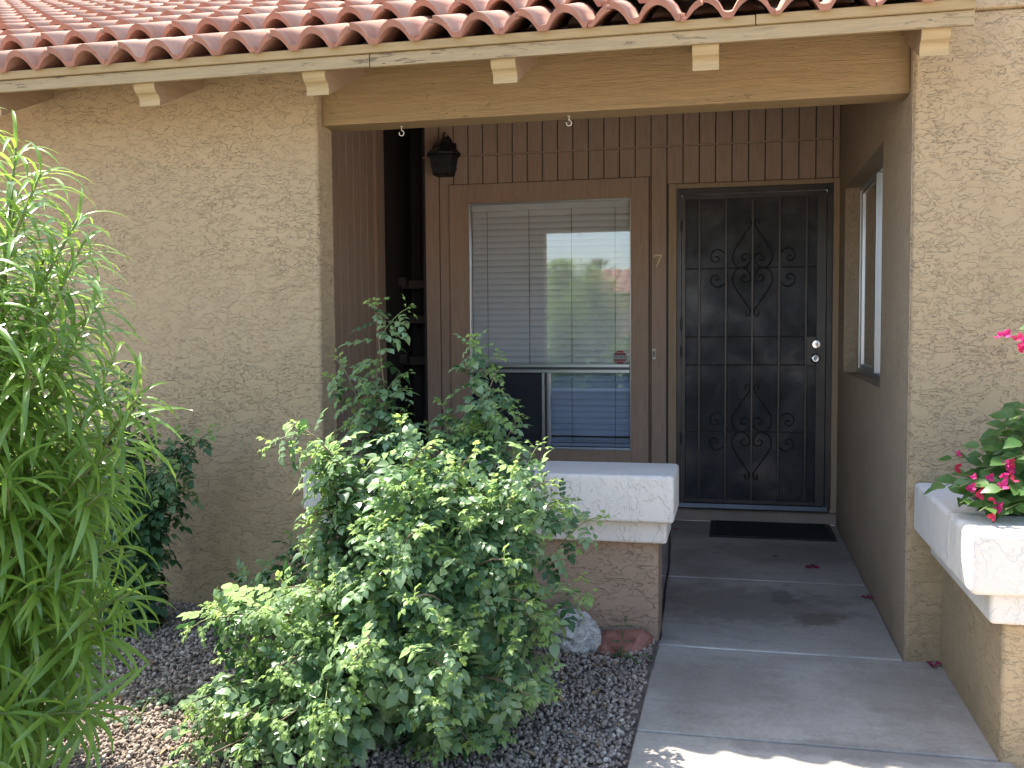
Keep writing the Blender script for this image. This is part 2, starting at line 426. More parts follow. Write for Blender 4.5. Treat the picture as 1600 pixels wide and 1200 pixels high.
# ------------------------------------------------------------------ ground and path
tag(part('ground', MB().add([(-200, -200, -.075), (200, -200, -.075), (200, 200, -.075), (-200, 200, -.075)], [(0, 1, 2, 3)]), M['ground']), kind='structure')
gx, gy = np.linspace(-6, -.295, 60), np.linspace(-3, 4.0, 70)
def gz(x, y):
    return -.045 + .055*np.clip((y-2.4)/1.5, 0, 1) + .03*np.clip((-.9-x)/1.3, 0, 1)*np.clip((y-2.8)/1.0, 0, 1)
GX, GY = np.meshgrid(gx, gy); GZ = gz(GX, GY) + rng.normal(0, .003, GX.shape)
vs_ = np.stack([GX, GY, GZ], -1).reshape(-1, 3)
fs_ = [(j*60+i, j*60+i+1, (j+1)*60+i+1, (j+1)*60+i) for j in range(69) for i in range(59)]
tag(part('gravel_bed', MB().add(vs_, fs_), M['earth'], smooth=True), kind='structure')

path = bpy.data.objects.new('path', None); COL.objects.link(path); path.location = (0, 3, -.1); tag(path, kind='structure')
gap = .006
for x0, x1, y0, y1 in ((-2.45, .637, 5.05, 6.54), (-2.45, .637, 4.01, 5.05), (-.302, .637, 3.94, 4.01), (-.302, .80, 3.075, 3.94), (-.302, .80, 1.75, 3.075), (-.302, .80, .45, 1.75), (-.302, .80, -.85, .45), (-.302, .80, -2.2, -.85)):
    if y1 == 4.01: continue
    a = y0 + gap; b_ = y1 - gap


    part('concrete_slab', box(x0, x1, a if y0 != 4.01 else 3.946, b_, -.09, 0), M['concrete'], path, bev=.007, seg=3)
part('joint_filler', box(-2.4, .63, 5.045, 5.055, -.08, -.0008), M['joint'], path)
part('joint_filler', box(-.30, .63, 3.935, 3.945, -.08, -.0012), M['joint'], path)

# gravel stones
def ico():
    p = (1+5**.5)/2
    v = np.array([(-1, p, 0), (1, p, 0), (-1, -p, 0), (1, -p, 0), (0, -1, p), (0, 1, p), (0, -1, -p), (0, 1, -p), (p, 0, -1), (p, 0, 1), (-p, 0, -1), (-p, 0, 1)], float)
    v /= np.linalg.norm(v[0])
    f = np.array([(0, 11, 5), (0, 5, 1), (0, 1, 7), (0, 7, 10), (0, 10, 11), (1, 5, 9), (5, 11, 4), (11, 10, 2), (10, 7, 6), (7, 1, 8), (3, 9, 4), (3, 4, 2), (3, 2, 6), (3, 6, 8), (3, 8, 9), (4, 9, 5), (2, 4, 11), (6, 2, 10), (8, 6, 7), (9, 8, 1)])
    return v, f
def np_mesh(name, V, F, mats, mi=None, smooth=False):
    me = bpy.data.meshes.new(name)
    me.vertices.add(len(V)); me.vertices.foreach_set('co', np.ascontiguousarray(V, dtype=np.float32).ravel())
    me.loops.add(len(F)*3); me.loops.foreach_set('vertex_index', np.ascontiguousarray(F, dtype=np.int32).ravel())
    me.polygons.add(len(F)); me.polygons.foreach_set('loop_start', np.arange(0, len(F)*3, 3, dtype=np.int32))
    for m in mats: me.materials.append(m)
    if mi is not None: me.polygons.foreach_set('material_index', np.ascontiguousarray(mi, dtype=np.int32))
    if smooth: me.polygons.foreach_set('use_smooth', np.ones(len(F), dtype=bool))
    me.update(calc_edges=True); me.validate(); return me
def to_tris(V, F):
    out = []
    for f in F:
        for i in range(1, len(f)-1): out.append((f[0], f[i], f[i+1]))
    return np.array(V, float), np.array(out, int)
def join_np(variants, inst):
    """variants: list of (V, F, slot); inst: list of (variant index, matrix)"""
    VV, FF, MI = [], [], []; off = 0
    by = {}
    for vi, m in inst: by.setdefault(vi, []).append(np.array(m))
    for vi, ms in by.items():
        V, F, sl_ = variants[vi]; A = np.array(ms)
        P_ = np.einsum('nij,kj->nki', A[:, :3, :3], V) + A[:, None, :3, 3]
        n, k = len(A), len(V)
        VV.append(P_.reshape(-1, 3)); FF.append((F[None] + (np.arange(n)*k)[:, None, None]).reshape(-1, 3) + off)
        MI.append(np.full(n*len(F), sl_)); off += n*k
    return np.concatenate(VV), np.concatenate(FF), np.concatenate(MI)
def rotmats(n):
    q = rng.normal(size=(n, 4)); q /= np.linalg.norm(q, axis=1)[:, None]
    w_, x, y, z = q.T
    return np.stack([1-2*(y*y+z*z), 2*(x*y-z*w_), 2*(x*z+y*w_), 2*(x*y+z*w_), 1-2*(x*x+z*z), 2*(y*z-x*w_), 2*(x*z-y*w_), 2*(y*z+x*w_), 1-2*(x*x+y*y)], -1).reshape(n, 3, 3)
def stones(n, x0, x1, y0, y1, smin, smax):
    iv, jf = ico()
    p = np.stack([rng.uniform(x0, x1, n), rng.uniform(y0, y1, n)], -1)
    s = rng.uniform(smin, smax, n)*rng.choice([.7, 1, 1, 1.25], n)
    V = iv[None] * (1 + rng.uniform(-.32, .32, (n, 12, 1)))
    V = V * np.stack([np.ones(n), rng.uniform(.6, .95, n), rng.uniform(.45, .8, n)], -1)[:, None, :]
    V = np.einsum('nij,nkj->nki', rotmats(n), V)*s[:, None, None]
    z = gz(p[:, 0], p[:, 1]) + rng.uniform(0, .016, n)
    V = V + np.concatenate([p, z[:, None]], -1)[:, None, :]
    F = jf[None] + (np.arange(n)*12)[:, None, None]
    return V.reshape(-1, 3), F.reshape(-1, 3)
Va, Fa = stones(30000, -2.95, -.315, 2.35, 3.93, .0045, .0115)
Vb, Fb = stones(5000, -3.2, -.315, .6, 2.35, .010, .018)
tag(put('gravel', np_mesh('gravel', np.concatenate([Va, Vb]), np.concatenate([Fa, Fb+len(Va)]), [M['gravel']])), kind='stuff')

# ------------------------------------------------------------------ house
house = thing('house', (-.6, 3.94, 0), 'tan stucco house with clay tile roof, recessed brown porch and black security door', 'house')
H = lambda n, mb, mat, **k: part(n, mb, mat, house, **k)
YF, YB, XR, XL = 3.94, 6.54, .637, -1.74
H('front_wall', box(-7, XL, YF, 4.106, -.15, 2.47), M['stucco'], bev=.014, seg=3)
# right wing: front face and the porch side wall with its window opening
def wall_right():
    mb = MB()
    mb.box(XR, .80, YF, 4.68, -.15, 4.3)
    mb.box(XR, .80, 6.22, 6.70, -.15, 4.3)
    mb.box(XR, .80, 4.68, 6.22, -.15, 1.0)
    mb.box(XR, .80, 4.68, 6.22, 2.10, 4.3)
    return mb
H('side_wall', wall_right(), M['stucco_fine'])
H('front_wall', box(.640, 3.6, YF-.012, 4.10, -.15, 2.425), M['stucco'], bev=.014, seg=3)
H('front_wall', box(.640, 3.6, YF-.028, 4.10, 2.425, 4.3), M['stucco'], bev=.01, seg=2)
H('beam', box(XL, XR, 3.99, 4.14, 2.157, 2.46), M['beam'], bev=.006)
# rafter tails with an ogee end
SL = math.tan(R_(22.62))
def tail(x0, x1, y1=6.5):
    zb = lambda y: 2.185 + SL*(y-3.575)
    zt = lambda y: 2.298 + SL*(y-3.56)
    prof = [(3.565, zt(3.565)), (3.565, 2.262), (3.570, 2.250), (3.578, 2.240), (3.592, 2.233), (3.600, 2.225), (3.604, 2.212), (3.604, 2.192), (y1, zb(y1)), (y1, zt(y1)-.003)]
    return MB().prism_x(prof, x0, x1)
for xc in (-5.24, -4.52, -3.80, -3.06, -2.315, -1.585, -.838, -.108, .648):
    o = H('rafter_tail', tail(xc-.046, xc+.046, 3.938 if xc < XL-.1 or xc > .6 else 3.988), [M['rafter'], M['tail_end']])
    for p in o.data.polygons:
        if abs(p.normal.x) < .5 and p.center.y < 3.606: p.material_index = 1
H('fascia_board', box(-7, -1.35, 3.545, 3.565, 2.272, 2.318), M['fascia'], bev=.003)
H('fascia_board', box(-1.347, .762, 3.546, 3.565, 2.270, 2.318), M['fascia'], bev=.003)
H('drip_board', box(-7, .06, 3.533, 3.563, 2.3195, 2.352), M['drip'], bev=.003)
H('drip_board', box(.063, .762, 3.533, 3.563, 2.3195, 2.353), M['drip'], bev=.003)
# roof: deck plus one clay tile object per tile
zd = lambda y: 2.300 + SL*(y-3.56)
roof = H('roof', MB().add([(-7, 3.566, zd(3.566)), (.636, 3.566, zd(3.566)), (.636, 9.2, zd(9.2)), (-7, 9.2, zd(9.2)),
                           (-7, 3.566, zd(3.566)+.03), (.636, 3.566, zd(3.566)+.03), (.636, 9.2, zd(9.2)+.03), (-7, 9.2, zd(9.2)+.03)],
                          [(0, 3, 2, 1), (4, 5, 6, 7), (0, 1, 5, 4), (1, 2, 6, 5), (2, 3, 7, 6), (3, 0, 4, 7)]), M['deck'])
TW, TL_, EXP = .3225, .47, .405
def tile_mesh():
    """a double-barrel tile: two arches side by side, an interlock lip on the left arch, thickness .02"""
    top = []
    p = TW/2; K = 9
    for bch in range(2):
        for k in range(K):
            a = k/(K-1)
            x = bch*p + .016 + a*(p-.032)
            h = .060*math.sin(PI*a)**.75 if 0 < a < 1 else 0
            top.append((x, h + .020))
        if bch == 0: top.append((p, .017))
    # interlock: the left third of the first arch is a step lower
    t2 = []
    for x, z in top:                       # the lip of the neighbouring tile lies over the left arch, with a slot under it
        if x < .066: t2.append((x, z-.009))
        elif t2 and t2[-1][0] < .066: t2 += [(.066, t2[-1][1]+.001), (.067, t2[-1][1]-.016), (.077, t2[-1][1]-.016), (.078, z)]
        if x > .0785: t2.append((x, z))
    top = [(0.0, .008)] + t2 + [(TW-.002, .017)]
    bot = [(x, max(-.002, z-.025)) if not (.0665 < x < .0775) else (x, z-.006) for x, z in top]
    # inner arch narrower
    n = len(top); vs = []; fs = []
    for y, dz in ((0, 0.), (TL_, 0.)):
        for x, z in top: vs.append((x, y, z+dz))
        for x, z in bot: vs.append((x, y, z+dz))
    o = 2*n
    for i in range(n-1):
        fs.append((i, i+1, o+i+1, o+i))                        # upper face
        fs.append((n+i+1, n+i, o+n+i, o+n+i+1))                # lower face
        fs.append((i+1, i, n+i, n+i+1))                        # butt end
        fs.append((o+i, o+i+1, o+n+i+1, o+n+i))
    fs.append((0, o, o+n, n)); fs.append((n-1, 2*n-1, o+2*n-1, o+n-1))
    me = bpy.data.meshes.new('roof_tile'); me.from_pydata(vs, [], fs); me.materials.append(M['tile']); me.materials.append(M['tile_end'])
    me.polygons.foreach_set('material_index', [1 if (i % 4) in (1, 2) and i < 4*(n-1) else 0 for i in range(len(fs))])
    me.polygons.foreach_set('use_smooth', [(i % 4) < 2 and i < 4*(n-1) for i in range(len(fs))])
    me.update(); return me
tile_me = tile_mesh()
ROWS = 13
rp = wpos(roof)
tilt = math.atan(.032/EXP)
for rrow in range(ROWS):
    s = rrow*EXP
    y = 3.512 + s*math.cos(R_(22.62)); z = 2.345 + s*math.sin(R_(22.62)) + (.034 if rrow else 0.0)
    for c in range(22):
        x = .775 - TW*(c+1) - (0)
        o = bpy.data.objects.new('roof_tile', tile_me); COL.objects.link(o); o.parent = roof
        o.location = Vector((x + random.uniform(-.003, .003), y + random.uniform(-.006, .006), z + random.uniform(-.002, .002))) - rp
        o.rotation_euler = (R_(22.62) - tilt + random.uniform(-.008, .008), random.uniform(-.006, .006), random.uniform(-.006, .006))

# the rows above and the far left end, past the first few hundred tiles
tv = np.array([v.co[:] for v in tile_me.vertices]); _, tf = to_tris([], [tuple(p.vertices) for p in tile_me.polygons])
tm = [(p.material_index) for p in tile_me.polygons for _ in range(len(p.vertices)-2)]
inst = []
for rrow in range(17):
    for c in range(22 if rrow < ROWS else 0, 28):
        sd_ = rrow*EXP
        mm = Matrix.Rotation(R_(22.62)-tilt+random.uniform(-.008, .008), 4, 'X')
        mm.translation = Vector((.775-TW*(c+1), 3.512+sd_*math.cos(R_(22.62)), 2.345+sd_*math.sin(R_(22.62))+(.034 if rrow else 0)))
        inst.append((0, mm))
V, F, _ = join_np([(tv, tf, 0)], inst)
put('roof_tiling', np_mesh('roof_tiling', V, F, [M['tile'], M['tile_end']], np.tile(np.array(tm), len(inst))), roof)['kind'] = 'stuff'

# porch back wall: siding boards on a backing
back = H('siding_wall', MB().box(-2.113, -1.86, 6.553, 6.62, 0, 3.55).box(-1.86, -.60, 6.553, 6.62, 2.2, 3.55).box(-1.86, -.60, 6.553, 6.62, 0, .40)
         .box(-.60, -.40, 6.553, 6.62, 0, 3.55).box(-.40, .637, 6.553, 6.62, 2.19, 3.55), M['dark'])
gaps = .0035
edges = [-2.113] + [-1.58 + .1035*k for k in range(-5, 22) if -2.113 < -1.58+.1035*k < .625] + [.636]
for x0, x1 in zip(edges[:-1], edges[1:]):
    if x1 - x0 < .02: continue
    part('siding_board', box(x0+gaps, x1-gaps, YB, 6.553, 2.462, 3.5), M['siding'], back, bev=.002, seg=1)
    cuts = [(0.0, 2.450)]
    def cut(cs, a, b):
        out = []
        for p, q in cs:
            if b <= p or a >= q: out.append((p, q)); continue
            if p < a: out.append((p, a))
            if b < q: out.append((b, q))
        return out
    if x1 > -1.88 and x0 < -.66: cuts = cut(cuts, .331, 2.265)
    if x1 > -.42: cuts = cut(cuts, -1, 2.212)
    for p, q in cuts:
        a0, a1 = x0+gaps, x1-gaps
        if x0 < -1.917 < x1 and q-p > 1: a1 = -1.922
        if x0 < -.559 < x1 and q-p > 1: a0 = -.554
        if (x0 < -1.917 < x1 or x0 < -.559 < x1) and q-p > 1:
            part('siding_board', box(x0+gaps, x1-gaps, YB, 6.553, 2.2655, q), M['siding'], back, bev=.002, seg=1); q = 2.265
            part('siding_board', box(x0+gaps, x1-gaps, YB, 6.553, p, .330), M['siding'], back, bev=.002, seg=1); p = .331
        part('siding_board', box(a0, a1, YB, 6.553, p, q), M['siding'], back, bev=.002, seg=1)
part('joint_strip', box(-2.11, .636, 6.537, 6.552, 2.4515, 2.4605), M['siding'], back)
# the left porch wall of narrow boards, seen edge-on, with its corner trim
XS = -2.407
lw = H('siding_wall', MB().prism_x([(4.108, -.05), (6.539, -.05), (6.539, 3.52), (4.108, 2.505)], XS-.08, XS-.012), M['siding'])
yy = 4.12
while yy < 6.36:
    ya, yb = yy+.004, min(yy+.118, 6.385)-.004
    part('siding_board', MB().prism_x([(ya, 0), (yb, 0), (yb, zd(yb)-.01), (ya, zd(ya)-.01)], XS-.0119, XS), M['siding'], lw, bev=.002, seg=1)
    yy += .118
part('corner_trim', box(XS-.012, XS+.012, 6.389, 6.545, 0, 3.45), M['trim'], lw, bev=.003)
# dark storage alcove beside the window
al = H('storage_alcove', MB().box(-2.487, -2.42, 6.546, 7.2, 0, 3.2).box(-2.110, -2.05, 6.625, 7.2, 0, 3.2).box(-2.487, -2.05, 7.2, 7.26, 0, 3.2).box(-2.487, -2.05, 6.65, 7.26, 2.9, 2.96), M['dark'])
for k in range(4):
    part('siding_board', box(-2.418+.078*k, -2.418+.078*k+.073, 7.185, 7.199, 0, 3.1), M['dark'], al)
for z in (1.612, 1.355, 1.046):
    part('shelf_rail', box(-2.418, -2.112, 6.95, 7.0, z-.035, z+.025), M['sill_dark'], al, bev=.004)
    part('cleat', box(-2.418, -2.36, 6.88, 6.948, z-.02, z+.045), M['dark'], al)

# window: trim, aluminium frame, panes
win = H('window_trim', MB().box(-1.917, -1.790, 6.518, 6.60, .335, 2.26).box(-.672, -.559, 6.518, 6.60, .335, 2.26)
        .box(-1.7898, -.6722, 6.5185, 6.60, 2.136, 2.2595).box(-1.7898, -.6722, 6.5185, 6.60, .3355, .452), M['trim'], bev=.004)
part('trim_bead', MB().box(-1.800, -1.785, 6.512, 6.53, .445, 2.143).box(-.677, -.664, 6.512, 6.53, .445, 2.143).box(-1.7848, -.6772, 6.5125, 6.53, 2.131, 2.1425).box(-1.7848, -.6772, 6.5125, 6.53, .4455, .456), M['trim'], win)
fr = MB().box(-1.788, -1.776, 6.530, 6.585, .454, 2.134).box(-.684, -.674, 6.530, 6.585, .454, 2.134)
fr.box(-1.7758, -.6842, 6.531, 6.585, 2.122, 2.1338).box(-1.7758, -.6842, 6.531, 6.585, .4545, .467)
part('window_frame', fr, M['alu'], win, bev=.002)
part('rail', MB().box(-1.7755, -.6845, 6.522, 6.560, 1.013, 1.034), M['alu'], win, bev=.002)
part('rail', MB().box(-1.7755, -.6845, 6.532, 6.562, .9985, 1.012), M['alu_dark'], win)
part('rail', MB().box(-1.7755, -.6845, 6.520, 6.560, .976, .998), M['alu'], win, bev=.002)
part('mullion', MB().box(-1.281, -1.263, 6.524, 6.562, .468, .975), M['alu'], win, bev=.002)
part('mullion', MB().box(-1.262, -1.246, 6.535, 6.562, .468, .975), M['alu_dark'], win, bev=.002)
part('mullion', MB().box(-1.245, -1.226, 6.528, 6.562, .468, .975), M['alu'], win, bev=.002)
part('pane', box(-1.776, -.684, 6.552, 6.556, 1.034, 2.122), M['glass'], win)
part('pane', box(-1.776, -1.281, 6.5635, 6.567, .467, .976), M['glass_low'], win)
part('pane', box(-1.226, -.684, 6.5535, 6.557, .467, .976), M['glass_low'], win)
part('insect_screen', box(-1.776, -1.281, 6.540, 6.5415, .467, .976), M['insect'], win)
# room behind the window
H('room', MB().box(-2.05, -2.0, 6.63, 9, 0, 2.7).box(-.40, -.36, 6.63, 9, 0, 2.7).box(-2.0, -.40, 9, 9.05, 0, 2.7).box(-2.0, -.4, 6.63, 9, -.05, -.02).box(-2.0, -.4, 6.63, 9, 2.66, 2.70), M['room'])

# venetian blind: hangs inside, every slat its own part
blind = thing('window_blind', (-1.23, 6.62, .47), 'white venetian blind hanging closed behind the big porch window', 'blind')
part('head_rail', box(-1.782, -.680, 6.598, 6.648, 2.085, 2.130), M['blind'], blind, bev=.004)
def slat_mesh(tiltdeg):
    a = R_(tiltdeg); wv = .0432; vs = []; fs = []
    for k, q in enumerate((-1, -.5, 0, .5, 1)):
        cx, cz = q*wv/2, .0045*(1-q*q)
        y = cx*math.cos(a) - cz*math.sin(a); z = cx*math.sin(a) + cz*math.cos(a)
        for x in (-1.10/2, 1.10/2): vs.append((x, y, z))
    for k in range(4): fs.append((2*k, 2*k+1, 2*k+3, 2*k+2))
    n = len(vs)
    vs2 = [(x, y+.0006, z-.002) for x, y, z in vs]
    fs2 = [tuple(n+i for i in reversed(f)) for f in fs]
    me = bpy.data.meshes.new('slat'); me.from_pydata(vs+vs2, [], fs+fs2); me.materials.append(M['blind']); me.update(); return me
sm = slat_mesh(75); sm2 = slat_mesh(20)
nsl = 37; top_z, bot_z = 2.065, .565
for k in range(nsl):
    o = bpy.data.objects.new('slat', sm); COL.objects.link(o); o.parent = blind
    o.location = (-.001 + random.uniform(-.0015, .0015), 0, top_z + (bot_z-top_z)*k/(nsl-1) - .47)
    o.rotation_euler = (R_(random.uniform(-2.5, 2.5)), R_(random.uniform(-.06, .06)), 0)
for z in (.522, .506):
    o = bpy.data.objects.new('slat', sm2); COL.objects.link(o); o.parent = blind; o.location = (0, 0, z-.47)
part('bottom_rail', box(-1.78, -.682, 6.603, 6.645, .470, .491), M['blind'], blind, bev=.003)
for x in (-1.672, -1.378, -1.085, -.790):
    part('ladder_cord', MB().tube([(x, 6.603, 2.09), (x+.001, 6.601, 1.3), (x, 6.603, .48)], .0016, 4), M['cord_grey'] if 'cord_grey' in M else M['alu_dark'], blind)

# security sticker on the glass
sticker = thing('security_sticker', (-.751, 6.545, 1.08), 'small red octagonal alarm sticker on the lower corner of the window glass', 'sticker')
oc = [(-.751+.047*math.cos(R_(22.5+45*k)), 1.080+.047*math.sin(R_(22.5+45*k))) for k in range(8)]
part('decal', MB().prism_y(oc, 6.5495, 6.5512), M['st_red'], sticker)
part('band', box(-.7955, -.7065, 6.5485, 6.5494, 1.066, 1.094), M['st_white'], sticker)
part('edge_bar', MB().box(-.790, -.712, 6.5485, 6.5494, 1.0945, 1.0985).box(-.790, -.712, 6.5485, 6.5494, 1.0615, 1.0655), M['st_black'], sticker)
def text(name, body, size, loc, mat, parent, ext=.0005):
    c = bpy.data.curves.new(name, 'FONT'); c.body = body; c.size = size; c.align_x = 'CENTER'; c.align_y = 'CENTER'; c.extrude = ext
    c.materials.append(mat); tmp = bpy.data.objects.new(name, c); COL.objects.link(tmp)
    dg = bpy.context.evaluated_depsgraph_get(); me = bpy.data.meshes.new_from_object(tmp.evaluated_get(dg))
    bpy.data.objects.remove(tmp); o = bpy.data.objects.new(name, me); COL.objects.link(o)
    o.parent = parent; o.location = Vector(loc) - wpos(parent); o.rotation_euler = (PI/2, 0, 0); return o
text('lettering', 'METROL', .024, (-.751, 6.5478, 1.080), M['st_black'], sticker)
for z, xs in ((1.108, (-.775, -.760, -.745, -.730)), (1.050, (-.780, -.764, -.748, -.733, -.722))):
    mb = MB()
    for x in xs: mb.box(x, x+.010, 6.5485, 6.5494, z, z+.006)
    part('fine_print', mb, M['st_white'], sticker)

# door: step sill, trim, frame, security leaf
H('door_sill', box(-.43, .637, 6.532, 6.70, 0, .082), M['sill'], bev=.006)
H('door_trim', MB().box(-.430, -.378, 6.520, 6.60, .083, 2.207).box(.598, .636, 6.520, 6.60, .083, 2.207).box(-.3778, .5978, 6.5205, 6.60, 2.176, 2.2065), M['doortrim'], bev=.003)
H('trim_plinth', box(.590, .634, 6.506, 6.519, .083, .105), M['doortrim'], bev=.004)
dr = H('security_door', MB().box(-.375, -.345, 6.512, 6.56, .084, 2.174).box(.560, .595, 6.512, 6.56, .084, 2.174).box(-.3448, .5598, 6.513, 6.56, 2.135, 2.1735), M['black'], bev=.003)
part('stile', box(-.342, -.318, 6.505, 6.535, .125, 2.130), M['black'], dr, bev=.002)
part('stile', box(.500, .557, 6.505, 6.535, .125, 2.130), M['black'], dr, bev=.002)
part('rail', box(-.3178, .4998, 6.506, 6.535, 2.100, 2.1298), M['black'], dr, bev=.002)
part('rail', box(-.3178, .4998, 6.506, 6.535, .126, .150), M['black'], dr, bev=.002)
part('screen_panel', box(-.3178, .4998, 6.524, 6.532, .1505, 2.0998), M['screen'], dr)
part('lock_plate', box(.4395, .4998, 6.511, 6.5235, 1.0305, 1.2135), M['black'], dr, bev=.002)
part('door_sweep', MB().prism_x([(6.490, .088), (6.488, .096), (6.498, .122), (6.560, .124), (6.560, .0845)], -.360, .575), M['sweep'] if 'sweep' in M else M['alu_dark'], dr)
XB = (-.230, -.062, .104, .271, .437)
for x in XB:
    part('vertical_bar', box(x-.007, x+.007, 6.502, 6.5165, .151, 2.099), M['black'], dr, bev=.0025)
for z in (1.655, 1.213, 1.031, .597):
    x1 = .4998 if z in (1.655, .597) else .4385
    part('cross_bar', MB().tube([(-.317, 6.520, z), (x1, 6.520, z)], .0045, 6), M['black'], dr)
part('cross_bar', MB().tube([(.438, 6.520, 1.2145), (.4998, 6.520, 1.2145)], .004, 6), M['black'], dr)
def smooth_path(pts, n=5):
    P_ = [Vector((a, 0, b)) for a, b in pts]; out = []
    for i in range(len(P_)-1):
        p0, p1, p2, p3 = P_[max(i-1, 0)], P_[i], P_[i+1], P_[min(i+2, len(P_)-1)]
        for k in range(n):
            t = k/n
            out.append(.5*((2*p1) + (p2-p0)*t + (2*p0-5*p1+4*p2-p3)*t*t + (3*p1-p0-3*p2+p3)*t**3))
    out.append(P_[-1]); return out
k_ = .000932
spade = [(40, 290), (44, 312), (36, 326), (22, 322), (14, 300), (16, 283), (40, 245), (110, 138), (133, 85), (128, 40), (104, 8), (70, -2), (35, 12), (12, 48), (16, 78), (40, 93), (68, 82), (72, 58), (54, 48), (44, 60)]
scroll = [(205, 30), (206, 62), (222, 100), (262, 124), (300, 110), (315, 76), (302, 46), (276, 40), (260, 58), (270, 74), (288, 70)]
for zc in (1.655, .597):
    for mx in (1, -1):
        for mz in (1, -1):
            part('spade_scroll', MB().tube([(.104+mx*p.x*k_, 6.5105, zc+mz*(p.z*k_+.004)) for p in smooth_path(spade)], .0040, 5), M['scroll'], dr, smooth=True)
            part('side_scroll', MB().tube([(.104+mx*(p.x*k_-.030), 6.5105, zc+mz*(p.z*k_+.006)) for p in smooth_path(scroll)], .0040, 5), M['scroll'], dr, smooth=True)
part('deadbolt', MB().lathe((.500, 6.511, 1.163), [(.029, 0), (.029, .005), (.024, .012), (.010, .013), (.009, .006)], 18, 'y'), M['chrome'], dr, smooth=False)
part('door_knob', MB().lathe((.494, 6.511, 1.074), [(.034, 0), (.034, .004), (.030, .010), (.013, .014), (.013, .034), (.027, .042), (.030, .056), (.025, .066), (.008, .069), (.008, .066)], 20, 'y'), M['chrome'], dr, smooth=True)
for z in (1.93, 1.30, 1.12, .55):
    part('hinge', MB().tube([(-.345, 6.502, z-.035), (-.345, 6.502, z+.035)], .008, 8), M['black'], dr)
part('front_door', box(-.344, .559, 6.585, 6.62, .084, 2.13), M['dark'], dr)

# side window in the porch side wall
sw = H('side_window', MB().box(.716, .745, 4.68, 4.712, 1.0, 2.1).box(.716, .745, 6.160, 6.22, 1.0, 2.1).box(.7162, .745, 4.712, 6.160, 1.0, 1.03).box(.7162, .745, 4.712, 6.160, 2.07, 2.1), M['alu'], bev=.002)
part('sash', MB().box(.722, .742, 6.095, 6.135, 1.032, 2.068).box(.705, .738, 5.395, 5.435, 1.032, 2.068).box(.722, .742, 5.45, 5.475, 1.032, 2.068).box(.7225, .742, 5.476, 6.094, 1.032, 1.055).box(.7225, .742, 5.476, 6.094, 2.045, 2.068), M['alu'], sw, bev=.002)
part('pane', box(.731, .734, 4.713, 6.16, 1.031, 2.069), M['glass_side'], sw)
part('blind_panel', box(.775, .778, 4.70, 6.20, 1.0, 2.1), M['room'], sw)
H('room', MB().box(.80, 3.6, 6.70, 6.76, 0, 4.3).box(3.54, 3.6, 4.11, 6.69, 0, 4.3).box(.80, 3.54, 4.11, 6.69, 4.24, 4.3), M['room'])

# ------------------------------------------------------------------ low wall with white cap in front of the porch
lowwall = thing('low_wall', (-1.0, 3.94, 0), 'low tan stucco wall with a thick white cap beside the walkway', 'low wall')
part('wall_base', box(-1.736, -.298, 3.940, 4.16, -.12, .428), M['stucco_brown'], lowwall, bev=.012, seg=3)
part('moulding', box(-1.737, -.262, 3.895, 4.19, .420, .515), M['white'], lowwall, bev=.012, seg=3)
part('cap', MB().prism_z([(-1.80, 3.85), (-.232, 3.85), (-.232, 4.23), (-1.737, 4.23), (-1.737, 3.936), (-1.80, 3.936)], .510, .700), M['white'], lowwall, bev=.016, seg=4)

# planter on the right
planter = thing('planter', (1.3, 3.4, 0), 'tan stucco planter with a white rim beside the walkway, holding bougainvillea', 'planter')
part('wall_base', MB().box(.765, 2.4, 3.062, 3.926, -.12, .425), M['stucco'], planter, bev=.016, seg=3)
part('moulding', box(.722, 2.4, 3.030, 3.926, .418, .512), M['white'], planter, bev=.014, seg=3)
rim = MB().box(.660, 2.46, 3.000, 3.30, .507, .692).box(.660, .80, 3.30, 3.926, .507, .692).box(.80, 2.46, 3.80, 3.926, .507, .692)
part('rim', MB().box(.660, 2.46, 3.000, 3.30, .507, .692), M['white'], planter, bev=.022, seg=5)
part('rim', MB().box(.661, .80, 3.285, 3.926, .507, .6915), M['white'], planter, bev=.016, seg=4)
part('soil', box(.79, 2.4, 3.29, 3.926, .51, .655), M['soil'], planter)

# ------------------------------------------------------------------ small fittings
hookm = M['chrome']
def hook(x, y, label):
    t = thing('ceiling_hook', (x, y, 2.157), label, 'hook', 'hooks screwed under the porch beam')
    pts = [(x, y, 2.158), (x, y, 2.138)] + [(x + .011*math.sin(a), y, 2.127 + .011*math.cos(a)) for a in np.linspace(0, 5.2, 12)]
    part('screw_hook', MB().tube(pts, .0022, 6), M['bellplate'], t, smooth=True)
    part('screw_plate', MB().lathe((x, y, 2.153), [(.007, 0), (.007, .003)], 8), M['bellplate'], t)
hook(-1.41, 4.08, 'small metal hook under the beam in front of the dark alcove')
hook(-.675, 4.06, 'small metal hook under the beam above the window')

num = [(-.528, 1.757), (-.470, 1.757), (-.470, 1.745), (-.502, 1.668), (-.518, 1.668), (-.486, 1.742), (-.516, 1.742), (-.520, 1.733), (-.529, 1.733)]
tag(part('house_number', MB().prism_y(num, 6.522, 6.5385), M['number'], bev=.002), 'dull brass numeral 7 on the brown boards between window and door', 'house number')

bell = thing('doorbell', (-.525, 6.535, 1.10), 'narrow pale doorbell plate with dark slot on the brown board by the door', 'doorbell')
part('plate', box(-.535, -.514, 6.532, 6.5395, 1.066, 1.137), M['bellplate'], bell, bev=.003)
part('button', box(-.529, -.520, 6.5295, 6.533, 1.082, 1.121), M['cord'], bell, bev=.002)
part('screw', MB().lathe((-.5245, 6.532, 1.130), [(.003, 0), (.002, .0015)], 8, 'y'), M['chrome'], bell)
part('screw', MB().lathe((-.5245, 6.532, 1.072), [(.003, 0), (.002, .0015)], 8, 'y'), M['chrome'], bell)

